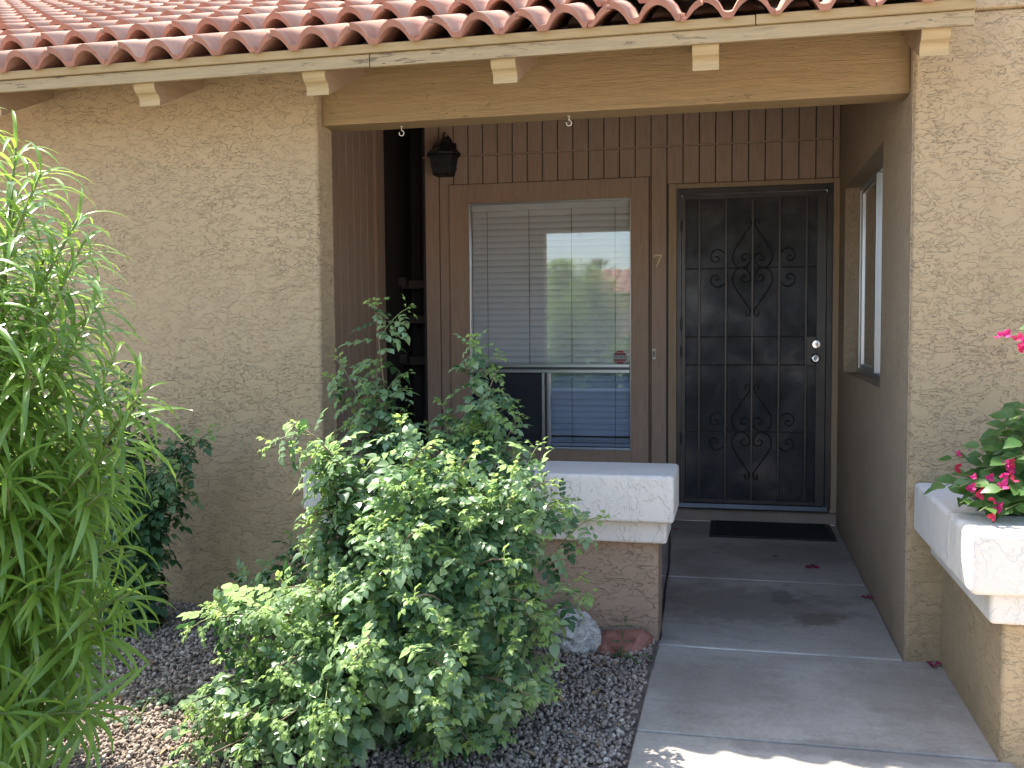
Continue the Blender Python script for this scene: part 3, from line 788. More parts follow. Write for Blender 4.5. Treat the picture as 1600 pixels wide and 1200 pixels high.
# lantern
lan = thing('wall_lantern', (-1.90, 6.54, 2.44), 'black coach lantern with latticed glass on the brown porch wall', 'wall lamp')
lx, ly = -1.917, 6.40
def ring(r, z): return [(lx+r*math.cos(R_(45+90*k)), ly+r*math.sin(R_(45+90*k)), z) for k in range(4)]
part('back_plate', MB().box(-1.925, -1.865, 6.520, 6.5395, 2.355, 2.545), M['lantern'], lan, bev=.008)
part('arm', MB().tube([(-1.895, 6.52, 2.40), (-1.90, 6.49, 2.43), (-1.905, 6.47, 2.50), (-1.91, 6.44, 2.545), (lx, ly, 2.55)], .009, 8), M['lantern'], lan, smooth=True)
part('bracket', MB().tube([(-1.895, 6.52, 2.50), (-1.90, 6.50, 2.55), (-1.905, 6.46, 2.57), (-1.91, 6.43, 2.555)], .014, 8), M['lantern'], lan, smooth=True)
cg = MB(); bt, tp = ring(.077, 2.312), ring(.104, 2.437)
for k in range(4):
    cg.tube([bt[k], tp[k]], .006, 6); k2 = (k+1) % 4
    cg.tube([bt[k], bt[k2]], .007, 6); cg.tube([tp[k], tp[k2]], .008, 6)
part('cage', cg, M['lantern'], lan)
la = MB()
for k in range(4):
    k2 = (k+1) % 4
    f_ = lambda u, v: Vector(bt[k]).lerp(Vector(bt[k2]), u).lerp(Vector(tp[k]).lerp(Vector(tp[k2]), u), v)
    la.tube([f_(0, .47), f_(1, .47)], .003, 4)
    for u in (.16, .33, .5, .67, .84): la.tube([f_(u, 0), f_(u, 1)], .0022, 4)
    for a in range(5): la.tube([f_(a/5, .5), f_((a+1)/5, 1)], .0018, 4)
part('lattice', la, M['lantern'], lan)
gp = MB()
for k in range(4): gp.add([bt[k], bt[(k+1) % 4], tp[(k+1) % 4], tp[k]], [(0, 1, 2, 3)])
part('glass', gp, M['seedy'], lan)
part('base', MB().add(ring(.080, 2.304)+ring(.084, 2.315), [(3, 2, 1, 0), (4, 5, 6, 7), (0, 1, 5, 4), (1, 2, 6, 5), (2, 3, 7, 6), (3, 0, 4, 7)]), M['lantern'], lan)
part('roof_cap', MB().lathe((lx, ly, 2.437), [(.118, 0), (.120, .012), (.095, .035), (.088, .040), (.080, .065), (.055, .090), (.022, .105), (.018, .112)], 8), M['lantern'], lan)
part('finial', MB().tube([(lx, ly, 2.54), (lx, ly, 2.58), (lx+.006, ly, 2.592), (lx+.016, ly, 2.588)], .006, 6), M['lantern'], lan)

# doormat
dm = thing('doormat', (.22, 6.28, 0), 'flat black fibre doormat on the concrete before the door step', 'doormat')
part('fibre', box(-.118, .562, 6.062, 6.500, .0012, .0125), M['mat'], dm)
part('border', MB().box(-.150, -.1185, 6.032, 6.528, .001, .009).box(.5625, .594, 6.032, 6.528, .001, .009).box(-.1183, .5623, 6.0325, 6.0615, .001, .009).box(-.1183, .5623, 6.5005, 6.5275, .001, .009), M['mat_edge'], dm)

# black cord
cp = [(-.272, 4.02, .41), (-.279, 4.00, .25), (-.288, 3.985, .08), (-.296, 3.98, .008), (-.300, 4.10, .006), (-.316, 4.46, .006), (-.330, 4.853, .006), (-.345, 5.32, .006), (-.374, 5.8, .006), (-.398, 6.16, .006), (-.405, 6.5, .006)]
cs_ = []
for i in range(len(cp)-1):
    for k in range(4): cs_.append(Vector(cp[i]).lerp(Vector(cp[i+1]), k/4) + Vector((math.sin(i*4+k)*.002, 0, 0)))
cs_.append(Vector(cp[-1]))
tag(part('cable', MB().tube(cs_[12:], .0055, 6), M['cord'], smooth=True), 'thin black cable lying along the edge of the porch slab', 'cable')

# rocks
def rock(name, c, r, seed, mat, flat, label, n1=22, n2=15):
    rs = np.random.default_rng(seed); mb = MB(); vs = []; fs = []
    cuts = []
    for _ in range(11):
        d = rs.normal(size=3); d /= np.linalg.norm(d); cuts.append((d, rs.uniform(.62, .92)))
    for i in range(n2+1):
        th = PI*i/n2
        for k in range(n1):
            ph = 2*PI*k/n1
            d = np.array([math.sin(th)*math.cos(ph), math.sin(th)*math.sin(ph), math.cos(th)])
            rad = min([1.0] + [cc/max(1e-6, float(d@dd)) for dd, cc in cuts if d@dd > .05])*(1+rs.uniform(-.06, .05))
            vs.append((c[0]+d[0]*rad*r[0], c[1]+d[1]*rad*r[1], c[2]+d[2]*rad*r[2]))
    for i in range(n2):
        for k in range(n1): fs.append((i*n1+k, (i+1)*n1+k, (i+1)*n1+(k+1) % n1, i*n1+(k+1) % n1))
    tag(part(name, mb.add(vs, fs), mat), label, 'rock')
rock('rock', (-.628, 3.80, .065), (.128, .10, .112), 3, M['rock_white'], 0, 'grey and white craggy rock against the low wall base')
def slab_rock():
    pts = [(-.555, 3.80), (-.50, 3.735), (-.43, 3.712), (-.375, 3.76), (-.318, 3.86), (-.325, 3.915), (-.42, 3.93), (-.53, 3.90)]
    mb = MB(); n = len(pts); cx, cy = -.43, 3.83
    rs = random.Random(5)
    lay = []
    for z, s in ((-.02, 1.0), (.012, 1.02), (.032, .9), (.046, .62)):
        lay.append([(cx+(x-cx)*s+rs.uniform(-.008, .008), cy+(y-cy)*s+rs.uniform(-.008, .008), z + (.026*(y-3.72)/.2 if z > 0 else 0) + rs.uniform(-.004, .004)) for x, y in pts])
    vs = [p for l in lay for p in l] + [(cx, cy, .062)]
    fs = [(i*n+k, i*n+(k+1) % n, (i+1)*n+(k+1) % n, (i+1)*n+k) for i in range(3) for k in range(n)] + [(3*n+k, 3*n+(k+1) % n, 4*n) for k in range(n)]
    tag(part('rock', mb.add(vs, fs), M['rock_red']), 'flat red sandstone slab lying on the gravel beside the walkway', 'rock')
slab_rock()

# fallen bracts
pl = [(.403, 5.352, 'curled dark red bract lying on the slab in front of the doormat', 1.6), (.612, 4.80, 'dark red bract lying against the foot of the porch side wall', 1.2), (.735, 3.885, 'dark magenta bract lying in the corner beside the planter', 1.3),
      (.221, 5.566, 'tiny dark bract on the slab just ahead of the doormat', .6), (-.36, 6.20, 'small red bract by the cable under the white cap end', .8)]
for x, y, lab, s in pl:
    mb = MB()
    for a in (0, 2.1, 4.0):
        d = Vector((math.cos(a+x*9), math.sin(a+x*9)*1., 0)); q = Vector((-d.y, d.x, 0)); b0 = Vector((x, y, .004)); l = .028*s
        mb.add([b0, b0+d*l*.5+q*l*.38+Vector((0, 0, .010*s)), b0+d*l+Vector((0, 0, .004)), b0+d*l*.5-q*l*.38+Vector((0, 0, .008*s))], [(0, 1, 2), (0, 2, 3)])
    tag(part('fallen_bract', mb, M['petal_dry']), lab, 'petal', 'fallen bracts on the concrete')

# ------------------------------------------------------------------ foliage tools
def leaflet(o, d, n, L_, W_, fold=.25, droop=.25, ragged=True):
    """ovate pointed leaflet from o along d, upper side n"""
    d = Vector(d).normalized(); n = Vector(n); n = (n - d*n.dot(d)).normalized(); s = d.cross(n)
    prof = [(.0, 0), (.16, .72), (.36, 1.0), (.50, .84), (.62, .80), (.80, .40), (1.0, 0)] if ragged else [(.0, 0), (.2, .75), (.42, 1.0), (.68, .68), (.86, .30), (1.0, 0)]
    V, F = [], []
    cs = [Vector(o) + d*L_*t - n*(droop*L_*t*t) for t, _ in prof]
    m = len(prof)
    V += cs
    for sg in (1, -1):
        base = len(V)
        for i in range(1, m-1):
            wv = prof[i][1]*W_/2
            V.append(cs[i] + s*sg*wv + n*wv*fold)
        idx = lambda i: base + i - 1
        for i in range(0, m-1):
            a, b = i, i+1
            if i == 0: f = (a, b, idx(1))
            elif i == m-2: f = (a, b, idx(i))
            else: f = (a, b, idx(b), idx(a))
            F.append(f if sg > 0 else tuple(reversed(f)))
    return V, F
def pinnate(rs, L_=.10, pairs=3, lw=.025, droop=.35):
    V, F = [], []
    def add(v, f):
        o = len(V); V.extend(v); F.extend([tuple(i+o for i in q) for q in f])
    cpt = lambda t: Vector((0, L_*t, -droop*L_*t*t*.6))
    for k in range(5):
        pass
    add([cpt(0)+Vector((.0012, 0, 0)), cpt(0)-Vector((.0012, 0, 0)), cpt(.5)-Vector((.001, 0, 0)), cpt(.5)+Vector((.001, 0, 0)), cpt(1)-Vector((.0006, 0, 0)), cpt(1)+Vector((.0006, 0, 0))], [(0, 3, 2, 1), (3, 5, 4, 2)])
    for k in range(pairs):
        t = .28 + .62*k/max(1, pairs-1)*.98
        sz = rs.uniform(.85, 1.1)*(1.0 - .10*abs(k-1))
        for sg in (1, -1):
            dd = Vector((sg*math.sin(R_(62)), math.cos(R_(62)), -rs.uniform(.05, .35)))
            nn = Vector((-sg*rs.uniform(-.1, .25), rs.uniform(-.2, .2), 1))
            add(*leaflet(cpt(t), dd, nn, lw*1.28*sz, lw*sz, rs.uniform(.05, .4), rs.uniform(.05, .4)))
    add(*leaflet(cpt(1), (rs.uniform(-.2, .2), 1, -.35), (0, .3, 1), lw*1.5, lw*1.1, .2, .3))
    return V, F
def strap(rs, L_=.14, W_=.0125, bend=1.0, n=6):
    """long narrow leaf that arches over and down, keeled along its midrib"""
    V, F = [], []; ang = rs.uniform(.15, .4); p = Vector((0, 0, 0)); tw = rs.uniform(-.5, .5)
    for i in range(n+1):
        t = i/n; wv = W_/2*min(1, .35+2.6*t)*(1 if t < .55 else max(.0, 1-((t-.55)/.45)**1.6))
        a = ang - bend*t*1.25
        d = Vector((0, math.cos(a), math.sin(a)))
        if i: p = p + d*(L_/n)
        nn = Vector((0, -math.sin(a), math.cos(a)))
        s = Vector((math.cos(tw*t), 0, math.sin(tw*t)))
        V += [p - s*wv + nn*wv*.35, p, p + s*wv + nn*wv*.35]
    for i in range(n):
        a = 3*i; F += [(a, a+1, a+4, a+3), (a+1, a+2, a+5, a+4)]
    return V, F
def frame_mat(p, d, n, s=1.0):
    d = d.normalized(); n = n - d*n.dot(d)
    n = n.normalized() if n.length > 1e-5 else d.orthogonal().normalized()
    x = d.cross(n)
    return Matrix(((x.x*s, d.x*s, n.x*s, p.x), (x.y*s, d.y*s, n.y*s, p.y), (x.z*s, d.z*s, n.z*s, p.z), (0, 0, 0, 1)))
def pixel(p):
    q = p - CAM; z = q.dot(fw)
    return (800 + 1533*q.dot(rt)/z, 600 - 1533*q.dot(up)/z, z) if z > .1 else (9999, 9999, 99)
def build_foliage(root, variants, mats, inst, nparts, leafname='leaf', cell=22):
    """the leaves that show largest become parts of their own, the rest one mass"""
    best = {}
    order = []
    for i, (vi, m) in enumerate(inst):
        x, y, z = pixel(m.translation)
        if not (-20 < x < 1620 and -20 < y < 1220): continue
        order.append((z, i, int(x//cell), int(y//cell)))
    order.sort()
    chosen, seen = [], {}
    for z, i, a, b in order:
        if seen.get((a, b), 0) < 1 and len(chosen) < nparts:
            seen[(a, b)] = 1; chosen.append(i)
    ch = set(chosen)
    base = wpos(root)
    mes = {}
    for i in chosen:
        vi, m = inst[i]
        if vi not in mes:
            V, F, s_ = variants[vi]; me = np_mesh(leafname, V, F, [mats[s_]], smooth=True); mes[vi] = me
        o = bpy.data.objects.new(leafname, mes[vi]); COL.objects.link(o); o.parent = root
        mm = m.copy(); mm.translation = m.translation - base; o.matrix_local = mm
    rest = [q for i, q in enumerate(inst) if i not in ch]
    if rest:
        V, F, MI = join_np(variants, rest)
        o = put('foliage', np_mesh('foliage', V, F, mats, MI, smooth=True), root); o['kind'] = 'stuff'
def bez(a, b, c, n):
    return [(a*(1-t)**2 + b*2*t*(1-t) + c*t*t) for t in [i/n for i in range(n+1)]]

# ------------------------------------------------------------------ honeysuckle shrub
rs = random.Random(11)
VAR = []
for k in range(5): V, F = pinnate(rs, .112, 3, .032, rs.uniform(.2, .6)); VAR.append((*to_tris(V, F), 0))      # 0-4 mature
for k in range(3): V, F = pinnate(rs, .048, 2, .016, .1); VAR.append((*to_tris(V, F), 1))                      # 5-7 young tips
for k in range(4): V, F = pinnate(rs, .105, 3, .029, rs.uniform(.2, .6)); VAR.append((*to_tris(V, F), 2))      # 8-11 darker leaf colour
HM = [M['hon'], M['hon_y'], M['hon_d']]
def leaf_stem(inst, pts, start=.15, spacing=.036, size=1.0, dark_frac=0.0, tip=True, side=0.0, stems=None, depth=0):
    """pairs of leaves along a stem, crossed pair by pair; short side shoots; a bright tip"""
    L_ = [0.0]
    for a, b in zip(pts[:-1], pts[1:]): L_.append(L_[-1] + (b-a).length)
    tot = L_[-1]; s = tot*start; k = 0
    ph = rs.uniform(0, PI)
    while s < tot:
        i = max(j for j in range(len(L_)) if L_[j] <= s); i = min(i, len(pts)-2)
        f = (s-L_[i])/max(1e-6, L_[i+1]-L_[i]); p = pts[i].lerp(pts[i+1], f); d = (pts[i+1]-pts[i]).normalized()
        a = d.orthogonal().normalized(); b = d.cross(a); q = ph + k*PI/2
        near = (tot-s) < .032
        for sg in (0, PI):
            if rs.random() < .08: continue
            o = a*math.cos(q+sg+rs.uniform(-.4, .4)) + b*math.sin(q+sg+rs.uniform(-.4, .4))
            up_ = .55 if near else rs.uniform(-.15, .55)
            dd = (o + d*up_ + Vector((0, 0, -.25 if not near else .1)) + Vector((.05, -.22, 0))).normalized()
            nn = d*.3 + Vector((-.42, -.10, 1.0)) + Vector((rs.uniform(-.4, .4), rs.uniform(-.4, .4), 0))
            vi = rs.randrange(5, 8) if near else (rs.randrange(8, 12) if rs.random() < dark_frac else rs.randrange(5))
            sc = size*rs.uniform(.78, 1.12)*(1.0 if near else min(1.0, .62+(tot-s)/.35))
            inst.append((vi, frame_mat(p, dd, nn, sc)))
            if side and not near and depth < 1 and rs.random() < side and s > tot*.25:
                e = p + (o*.7 + d*.6 + Vector((0, -.1, .15))).normalized()*rs.uniform(.10, .22)
                sub = bez(p, p.lerp(e, .5)+Vector((0, 0, .03)), e + Vector((0, 0, -.02)), 4)
                leaf_stem(inst, sub, .15, spacing*.85, size*.85, dark_frac, True, 0, stems, depth+1)
                if stems is not None: stems.append((sub, .0022))
        s += spacing*rs.uniform(.8, 1.2); k += 1
    if tip:
        d = (pts[-1]-pts[-2]).normalized()
        for q in range(3):
            o = Vector((math.cos(q*2.1+ph), math.sin(q*2.1+ph), 0))*.6 + d
            inst.append((rs.randrange(5, 8), frame_mat(pts[-1]-d*.01, o, Vector((0, 0, 1)), size*rs.uniform(.55, .9))))

def make_shrub(label, base, tips, nparts, dark_frac, name='shrub', cat='shrub', side=.12, spacing=.034, size=1.0, group=None, cell=22):
    root = thing(name, (base[0], base[1], 0), label, cat, group)
    inst, stems = [], []
    for (bx, by), tipv, ctrl in tips:
        a = Vector((bx, by, float(gz(bx, by)))); c = Vector(tipv)
        b = Vector(ctrl) if ctrl else Vector((a.x*.55+c.x*.45+rs.uniform(-.05, .05), a.y*.55+c.y*.45+rs.uniform(-.05, .05), a.z+(c.z-a.z)*.75+.14))
        pts = bez(a, b, c, 9)
        stems.append((pts, .006))
        leaf_stem(inst, pts, .14, spacing, size, dark_frac, True, side, stems)
    mb = MB()
    for pts, r in stems:
        if r > .004: part('stem', MB().tube(pts, r, 6, r*.35), M['bark'] if r > .005 else M['greenstem'], root, smooth=True)
        else: mb.tube(pts, r, 4, r*.6, cap=False)
    if mb.v: part('twigs', mb, M['greenstem'], root, smooth=True)['kind'] = 'stuff'
    build_foliage(root, VAR, HM, inst, nparts, cell=cell)
    return root, len(inst)

tips = []
# the sunlit mound
for k in range(66):
    a = rs.uniform(0, 2*PI); el = rs.uniform(.02, 1.0)**.8*PI/2
    rx, ry, rz = .52, .48, .83
    x = -.99 + rx*math.cos(a)*math.cos(el)*rs.uniform(.75, 1.0); y = 2.90 + ry*math.sin(a)*math.cos(el)*rs.uniform(.75, 1.0); z = .02 + rz*math.sin(el)*rs.uniform(.85, 1.0)
    if y > 3.62: y = 3.62
    if -1.30 < x < -1.02 and z > .40: z = .36 + (z-.40)*.35
    tips.append(((-1.05+rs.uniform(-.22, .22), 3.10+rs.uniform(-.15, .15)), (x, y, z), None))
for t in ((-1.345, 3.02, .90), (-1.36, 3.10, .86), (-1.33, 3.0, .80), (-1.31, 2.95, .70), (-1.36, 3.05, .74), (-.98, 2.95, .84), (-.95, 3.05, .80), (-.88, 3.0, .84), (-.75, 3.0, .80), (-.68, 3.0, .74),  (-1.02, 3.0, .90), (-.84, 3.0, .80), (-.90, 2.95, .78), (-.57, 3.05, .80), (-.56, 3.05, .72), (-.47, 3.10, .42), (-.54, 3.3, .55), (-.68, 2.95, .08),
          (-.6, 2.9, .2), (-1.55, 2.78, .30), (-1.62, 2.85, .22), (-1.50, 2.62, .12), (-1.40, 2.55, .15), (-1.30, 2.60, .30), (-1.20, 2.6, .25), (-1.05, 2.62, .22), (-1.42, 2.9, .45), (-1.5, 3.0, .38),
          (-1.65, 2.70, .08), (-1.35, 2.66, .02), (-.9, 2.75, .30), (-.78, 2.8, .18), (-.95, 2.7, .62), (-.8, 2.9, .52), (-1.34, 2.9, .66), (-.92, 2.92, .93), (-.79, 2.95, .90), (-1.40, 2.98, .97), (-1.60, 2.62, .16), (-1.48, 2.5, .06), (-1.35, 2.5, .08), (-1.55, 2.7, .40), (-1.68, 2.9, .36), (-1.25, 2.5, .18), (-1.15, 2.5, .10), (-1.62, 2.75, .05), (-1.42, 2.7, .30), (-1.3, 2.75, .48), (-.68, 2.85, .42), (-.66, 2.8, .60), (-1.0, 2.55, .40), (-.75, 2.7, .08)):
    tips.append(((-1.05+rs.uniform(-.2, .2), 3.05+rs.uniform(-.12, .12)), t, None))
# the two tall leaders standing in the eave shade, with their side branches
for b, t, c in (((-1.22, 3.48), (-1.345, 3.55, 1.385), (-1.28, 3.55, .8)), ((-1.2, 3.46), (-1.33, 3.52, 1.15), (-1.36, 3.55, .7)), ((-1.25, 3.48), (-1.505, 3.55, 1.17), (-1.32, 3.52, 1.0)),
                ((-1.2, 3.45), (-1.25, 3.5, .95), None), ((-1.3, 3.45), (-1.43, 3.52, .90), None), ((-1.15, 3.45), (-1.2, 3.5, .80), None),
                ((-1.0, 3.48), (-.945, 3.55, 1.235), (-1.0, 3.55, .8)), ((-.98, 3.46), (-.86, 3.52, 1.13), (-.97, 3.5, .9)), ((-1.0, 3.46), (-1.07, 3.52, 1.00), (-1.0, 3.52, .8)), ((-.95, 3.46), (-.775, 3.5, .955), (-.93, 3.5, .75)),
                ((-1.0, 3.45), (-.93, 3.5, .95), None), ((-.95, 3.45), (-.84, 3.55, .85), None), ((-1.0, 3.46), (-1.05, 3.5, .86), None), ((-.9, 3.45), (-.74, 3.5, .72), None), ((-.85, 3.4), (-.62, 3.45, .66), None),
                ((-1.1, 3.5), (-1.0, 3.6, .70), None), ((-1.1, 3.5), (-1.3, 3.6, .70), None), ((-1.4, 3.3), (-1.84, 3.6, .34), None), ((-1.4, 3.3), (-1.95, 3.55, .27), None), ((-1.4, 3.25), (-1.75, 3.4, .30), None)):
    tips.append((b, t, c))
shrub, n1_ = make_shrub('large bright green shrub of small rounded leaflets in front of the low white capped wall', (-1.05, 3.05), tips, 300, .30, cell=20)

# darker shrub in the shade behind the willow-leaved bush
tips2 = [((-2.5, 3.62), t, None) for t in ((-2.52, 3.68, 1.06), (-2.20, 3.66, .83), (-2.14, 3.70, .86), (-2.3, 3.6, .74), (-2.42, 3.66, .62), (-2.46, 3.6, .35), (-2.36, 3.6, .27), (-2.65, 3.6, .9), (-2.7, 3.6, .5), (-2.55, 3.5, .2), (-2.6, 3.55, .7), (-2.35, 3.62, .48), (-2.5, 3.7, .95), (-2.45, 3.5, .55), (-2.3, 3.55, .62))]
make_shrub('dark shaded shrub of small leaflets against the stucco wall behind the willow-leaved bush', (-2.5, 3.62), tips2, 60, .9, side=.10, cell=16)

# seedlings on the gravel
def seedling(x, y, n, h, lab, sz=.6):
    z0 = float(gz(x, y)); root = thing('seedling', (x, y, z0), lab, 'seedling', 'seedlings sprouting in the gravel'); inst = []
    for k in range(n):
        a = rs.uniform(0, 2*PI); l = rs.uniform(.3, 1)
        e = Vector((x + math.cos(a)*.10*l, y + math.sin(a)*.10*l, z0 + h*rs.uniform(.4, 1)))
        pts = bez(Vector((x, y, z0)), Vector((x, y, z0+h*.7)), e, 3)
        part('stem', MB().tube(pts, .0018, 4, .001), M['greenstem'], root)
        for q in range(2): inst.append((8+rs.randrange(4), frame_mat(pts[-1].lerp(pts[-2], q*.4), Vector((math.cos(a+q*2-1), math.sin(a+q*2-1), .15)), Vector((0, 0, 1)), sz*rs.uniform(.7, 1.1))))
    build_foliage(root, VAR, HM, inst, 40, cell=6)
seedling(-1.83, 3.02, 9, .07, 'low seedling with rounded leaflets on dark gravel by the willow-leaved bush')
seedling(-1.66, 2.96, 9, .06, 'low leafy seedling at the edge of the sunlit gravel', .7)
seedling(-2.20, 3.78, 7, .06, 'small dark seedling at the foot of the stucco wall', .5)
seedling(-1.95, 2.88, 6, .05, 'pale seedling half in sun on the gravel nearest the willow-leaved bush', .5)
seedling(-.37, 3.70, 6, .045, 'tiny weed between the red stone and the walkway edge', .28)
wd = thing('weed', (-.415, 3.70, .01), 'thin upright weed growing in front of the flat red stone', 'weed'); inst = []
pts = bez(Vector((-.415, 3.70, 0)), Vector((-.43, 3.70, .08)), Vector((-.405, 3.71, .17)), 6)
part('stem', MB().tube(pts, .0016, 4, .001), M['greenstem'], wd)
for k, p in enumerate(pts[1:]):
    for q in (0, PI): inst.append((8+rs.randrange(4), frame_mat(p, Vector((math.cos(k*1.6+q), math.sin(k*1.6+q), .2)), Vector((0, -.3, 1)), .26)))
build_foliage(wd, VAR, HM, inst, 20, cell=3)

# ------------------------------------------------------------------ willow-leaved bushes
rs = random.Random(23)
OV = []
for k in range(6): V, F = strap(rs, rs.uniform(.195, .250), .0158, rs.uniform(.8, 1.45)); OV.append((*to_tris(V, F), 0))
for k in range(3): V, F = strap(rs, rs.uniform(.14, .18), .0110, rs.uniform(.8, 1.5)); OV.append((*to_tris(V, F), 1))
OM = [M['ole'], M['ole_y']]
def willow_stem(inst, pts, start=.30, spacing=.0115):
    L_ = [0.0]
    for a, b in zip(pts[:-1], pts[1:]): L_.append(L_[-1] + (b-a).length)
    tot = L_[-1]; s = max(tot*start, tot-.75); k = 0; ph = rs.uniform(0, 6)
    while s < tot:
        i = min(max(j for j in range(len(L_)) if L_[j] <= s), len(pts)-2)
        f = (s-L_[i])/max(1e-6, L_[i+1]-L_[i]); p = pts[i].lerp(pts[i+1], f); d = (pts[i+1]-pts[i]).normalized()
        a = d.orthogonal().normalized(); b = d.cross(a); q = ph + k*2.39996
        o = a*math.cos(q) + b*math.sin(q)
        rem = tot - s
        fwd = 1.0 if rem < .03 else (.75 if rem < .15 else .6)
        dd = o + d*fwd + Vector((.28, -.08, .05 if rem < .1 else -.06))
        nn = d + Vector((0, 0, .6))
        vi = 6+rs.randrange(3) if rem < .06 or (rem < .14 and rs.random() < .5) else rs.randrange(6)
        inst.append((vi, frame_mat(p, dd, nn, rs.uniform(.78, 1.12))))
        s += spacing*rs.uniform(.7, 1.4)*(0.6 if rem < .08 else 1); k += 1
def willow(label, bx, by, targets, nparts, name='willow_leaved_bush'):
    root = thing(name, (bx, by, 0), label, 'bush', 'willow-leaved bushes'); inst = []
    for t in targets:
        a = Vector((bx+rs.uniform(-.18, .18), by+rs.uniform(-.18, .18), -.04)); c = Vector(t)
        h = c.z
        b = Vector((a.x*.6+c.x*.4, a.y*.6+c.y*.4, a.z+(h-a.z)*.62+.10))
        pts = bez(a, b, c, 10)
        part('stem', MB().tube(pts, .011, 6, .003), M['greenstem'], root, smooth=True)
        willow_stem(inst, pts)
    build_foliage(root, OV, OM, inst, nparts, cell=26)
    return len(inst)
T1 = [(-1.70, 2.16, 1.68), (-1.575, 2.18, 1.35), (-1.60, 2.25, 1.14), (-1.56, 2.22, .73), (-1.58, 2.18, .51), (-1.80, 2.20, 1.76), (-1.72, 1.95, 1.45), (-1.66, 2.05, 1.22), (-1.70, 2.0, .95), (-1.66, 2.1, .66), (-1.72, 2.0, .36), (-1.80, 2.1, .22),
      (-1.85, 1.95, 1.10), (-1.8, 2.3, 1.5), (-1.75, 2.5, 1.2), (-1.82, 2.5, .9), (-1.75, 2.4, .6), (-1.85, 2.45, .35), (-1.95, 2.1, 1.55), (-1.95, 2.0, 1.3), (-1.9, 2.0, .8), (-1.9, 1.95, .55), (-1.75, 2.3, .25), (-1.7, 2.2, .85), (-1.74, 2.25, 1.0), (-1.78, 2.15, 1.32), (-1.85, 2.25, 1.62), (-1.95, 2.5, 1.5), (-2.0, 2.6, 1.1), (-2.05, 2.3, 1.85), (-1.52, 2.2, 1.0), (-1.55, 2.15, .88), (-1.50, 2.18, .62), (-1.60, 2.1, 1.28), (-1.62, 2.2, 1.5), (-1.55, 2.1, .34), (-1.6, 2.0, .12), (-1.66, 2.25, 1.58), (-1.5, 2.25, 1.12)]
for k in range(9):
    a = rs.uniform(0, 2*PI); el = rs.uniform(.05, 1.4)
    T1.append((-2.25 + .55*math.cos(a)*math.cos(el), 2.3 + .45*math.sin(a)*math.cos(el), .2 + 1.65*math.sin(el)))
n2_ = willow('tall bush of long drooping willow-like leaves at the left edge beside the stucco wall', -2.15, 2.30, T1, 300)
T2 = []
for k in range(100):
    a = rs.uniform(0, 2*PI); el = rs.uniform(.02, 1.5)
    T2.append((-2.15 + 1.15*math.cos(a)*math.cos(el), .35 + .85*math.sin(a)*math.cos(el), .15 + 2.0*math.sin(el)))
n3_ = willow('large willow-leaved bush in the yard, seen only mirrored in the window glass', -1.85, .35, T2, 0)

# ------------------------------------------------------------------ bougainvillea in the planter
rs = random.Random(31)
bo = thing('bougainvillea', (1.0, 3.5, .655), 'bougainvillea with green leaves and magenta bracts spilling over the white planter rim', 'bougainvillea')
BV = []
for k in range(4): V, F = leaflet((0, .012, 0), (0, 1, -.1), (0, 0, 1), .058, .046, .2, rs.uniform(.1, .4), False); BV.append((*to_tris(V, F), 0))
def bract_v(mi, s):
    V, F = [], []
    for q in range(3):
        a = q*2.094; v, f = leaflet((0, 0, 0), (math.cos(a)*.7, .75, math.sin(a)*.7), (math.cos(a), -.6, math.sin(a)), .021*s, .017*s, .25, -.2, False)
        o = len(V); V += v; F += [tuple(i+o for i in x) for x in f]
    return (*to_tris(V, F), mi)
BV += [bract_v(1, 1.0), bract_v(1, .8), bract_v(2, .9)]
BM = [M['bou'], M['petal'], M['petal_red']]
inst = []
def bstem(pts, dens=.03, flowers=0, r=.003):
    part('stem', MB().tube(pts, r, 5, r*.5), M['greenstem'], bo, smooth=True)
    tot = sum((b-a).length for a, b in zip(pts[:-1], pts[1:])); n = max(3, int(tot/dens)); ph = rs.uniform(0, 6)
    for k in range(n):
        t = .15 + .85*k/n; f = t*(len(pts)-1); i = min(int(f), len(pts)-2); p = pts[i].lerp(pts[i+1], f-i)
        a = ph + k*2.4; d = Vector((math.cos(a), math.sin(a)*.8-.25, rs.uniform(-.3, .4)))
        inst.append((rs.randrange(4), frame_mat(p, d, Vector((rs.uniform(-.3, .3), -.55, .9)), rs.uniform(.65, 1.15))))
    e = pts[-1]
    for k in range(flowers):
        v = Vector((rs.gauss(0, .022), rs.gauss(0, .022), rs.gauss(0, .018)))
        inst.append((4+rs.randrange(3), frame_mat(e+v, Vector((v.x*20, v.y*20-.6, v.z*20+.4)), Vector((0, 0, 1)), rs.uniform(.8, 1.2))))
S0 = Vector((1.0, 3.55, .65))
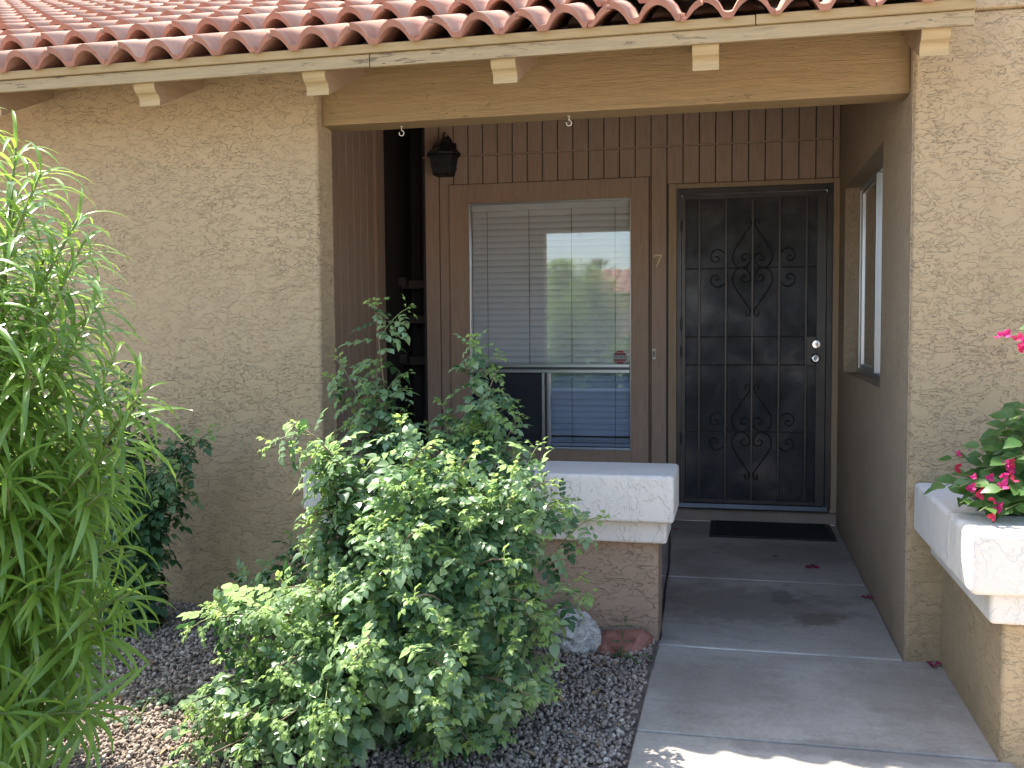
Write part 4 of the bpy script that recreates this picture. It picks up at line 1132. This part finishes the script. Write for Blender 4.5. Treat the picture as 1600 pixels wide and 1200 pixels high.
for e, fl in (((.655, 3.12, .755), 0), ((.70, 3.16, .80), 5), ((.60, 3.20, .78), 0), ((.76, 3.2, .82), 4), ((.72, 3.25, .90), 0), ((.82, 3.22, .86), 6), ((.80, 3.3, .95), 0), ((.82, 3.35, 1.02), 0), ((.66, 3.3, .86), 2), ((.88, 3.15, .74), 0), ((.78, 3.12, .74), 3), ((.95, 3.2, .85), 3), ((1.0, 3.3, .95), 0), ((.72, 3.4, .80), 0), ((.85, 3.5, .9), 0), ((1.1, 3.25, .85), 4), ((.9, 3.3, .78), 0), ((.74, 3.18, .72), 0), ((.70, 3.08, .74), 0), ((.82, 3.08, .76), 0), ((.78, 3.15, .88), 2), ((.83, 3.12, .93), 0), ((.80, 3.18, 1.0), 0), ((.76, 3.10, .80), 3), ((.84, 3.06, .80), 0), ((.88, 3.05, .86), 0), ((.74, 3.22, .84), 0), ((.66, 3.15, .80), 0), ((.9, 3.12, .82), 0), ((.86, 3.2, .98), 0), ((.76, 3.35, .92), 0), ((.68, 3.22, .74), 0)):
    a = S0 + Vector((rs.uniform(-.1, .2), rs.uniform(-.12, .12), 0)); c = Vector(e)
    bstem(bez(a, Vector((a.x*.6+c.x*.4, a.y*.6+c.y*.4, max(a.z, c.z)+.06)), c, 6), .024, fl)
for e, fl, c_ in (((.775, 3.12, 1.245), 7, (1.25, 3.4, 1.45)), ((.815, 3.12, 1.235), 5, (1.3, 3.4, 1.5)), ((.80, 3.12, 1.385), 0, (1.3, 3.5, 1.6)), ((.80, 3.14, 1.19), 0, (1.35, 3.4, 1.4))):
    bstem(bez(Vector((1.4, 3.6, .65)), Vector(c_), Vector(e), 10), .09, fl)
build_foliage(bo, BV, BM, inst, 220, cell=11)

# dry litter on the gravel
V, F = leaflet((0, 0, 0), (0, 1, .1), (0, 0, 1), .028, .012, .5, -.2, False); LV = [(*to_tris(V, F), 0)]
inst = []
for k in range(420):
    x = rs.uniform(-2.6, -.36); y = rs.uniform(2.6, 3.88); a = rs.uniform(0, 6.3)
    inst.append((0, frame_mat(Vector((x, y, float(gz(x, y))+.016)), Vector((math.cos(a), math.sin(a), rs.uniform(-.2, .2))), Vector((rs.uniform(-.5, .5), 0, 1)), rs.uniform(.5, 1.3))))
V, F, MI = join_np(LV, inst)
tag(put('leaf_litter', np_mesh('leaf_litter', V, F, [M['litter']], MI)), kind='stuff')

# ------------------------------------------------------------------ across the yard (mirrored in the glass)
nb = thing('neighbour_house', (3, -16, 0), 'neighbouring stucco house with a red tile roof across the yard', 'house')
part('wall', box(-4, 10, -19, -14.6, -.1, 2.2), M['stucco_n'] if 'stucco_n' in M else simple('neighbour_stucco', (.34, .27, .2), .9), nb)
mb = MB()
nc = 46; pw = 14.6/nc
for rrow in range(7):
    y0 = -14.0 - rrow*.4; z0 = 2.15 + rrow*.112 + .03
    for c in range(nc):
        x0 = -4.3 + c*pw
        pr_ = [(x0, z0), (x0+.25*pw, z0+.07), (x0+.5*pw, z0+.09), (x0+.75*pw, z0+.07), (x0+pw, z0)]
        vs = [(x, y0, z) for x, z in pr_] + [(x, y0-.43, z+.09) for x, z in pr_]
        mb.add(vs, [(i, i+1, i+6, i+5) for i in range(4)] + [(0, 1, 2, 3, 4)])
mb.box(-4.3, 10.3, -16.85, -14.05, 2.05, 2.12)
part('roof', mb, M['tile'], nb)
palm = thing('palm_tree', (-8, -46, 0), 'fan palm standing beyond the neighbouring roof', 'palm tree')
part('trunk', MB().tube([(-8, -46, 0), (-7.95, -46, 2), (-8, -46, 4.2)], .22, 8, .15), M['bark'], palm)
mb = MB()
for k in range(34):
    a = rs.uniform(0, 2*PI); el = rs.uniform(-.5, 1.3); d = Vector((math.cos(a)*math.cos(el), math.sin(a)*math.cos(el), math.sin(el)))
    b0 = Vector((-8, -46, 4.2)); e = b0 + d*.8
    mb.tube([b0, e], .025, 4)
    for q in range(9):
        t = (q-4)/4; sd = d.cross(Vector((0, 0, 1))).normalized()
        tip = e + (d*math.cos(t*1.1) + sd*math.sin(t*1.1))*.75 - Vector((0, 0, .18))
        m = e.lerp(tip, .5); n_ = (tip-e).cross(Vector((0, 0, 1))).normalized()*.035
        mb.add([e, m+n_, tip, m-n_], [(0, 1, 2, 3)])
part('crown', mb, M['palmleaf'], palm)
print('leaves', n1_, n2_, n3_, 'objects', len(SC.objects))
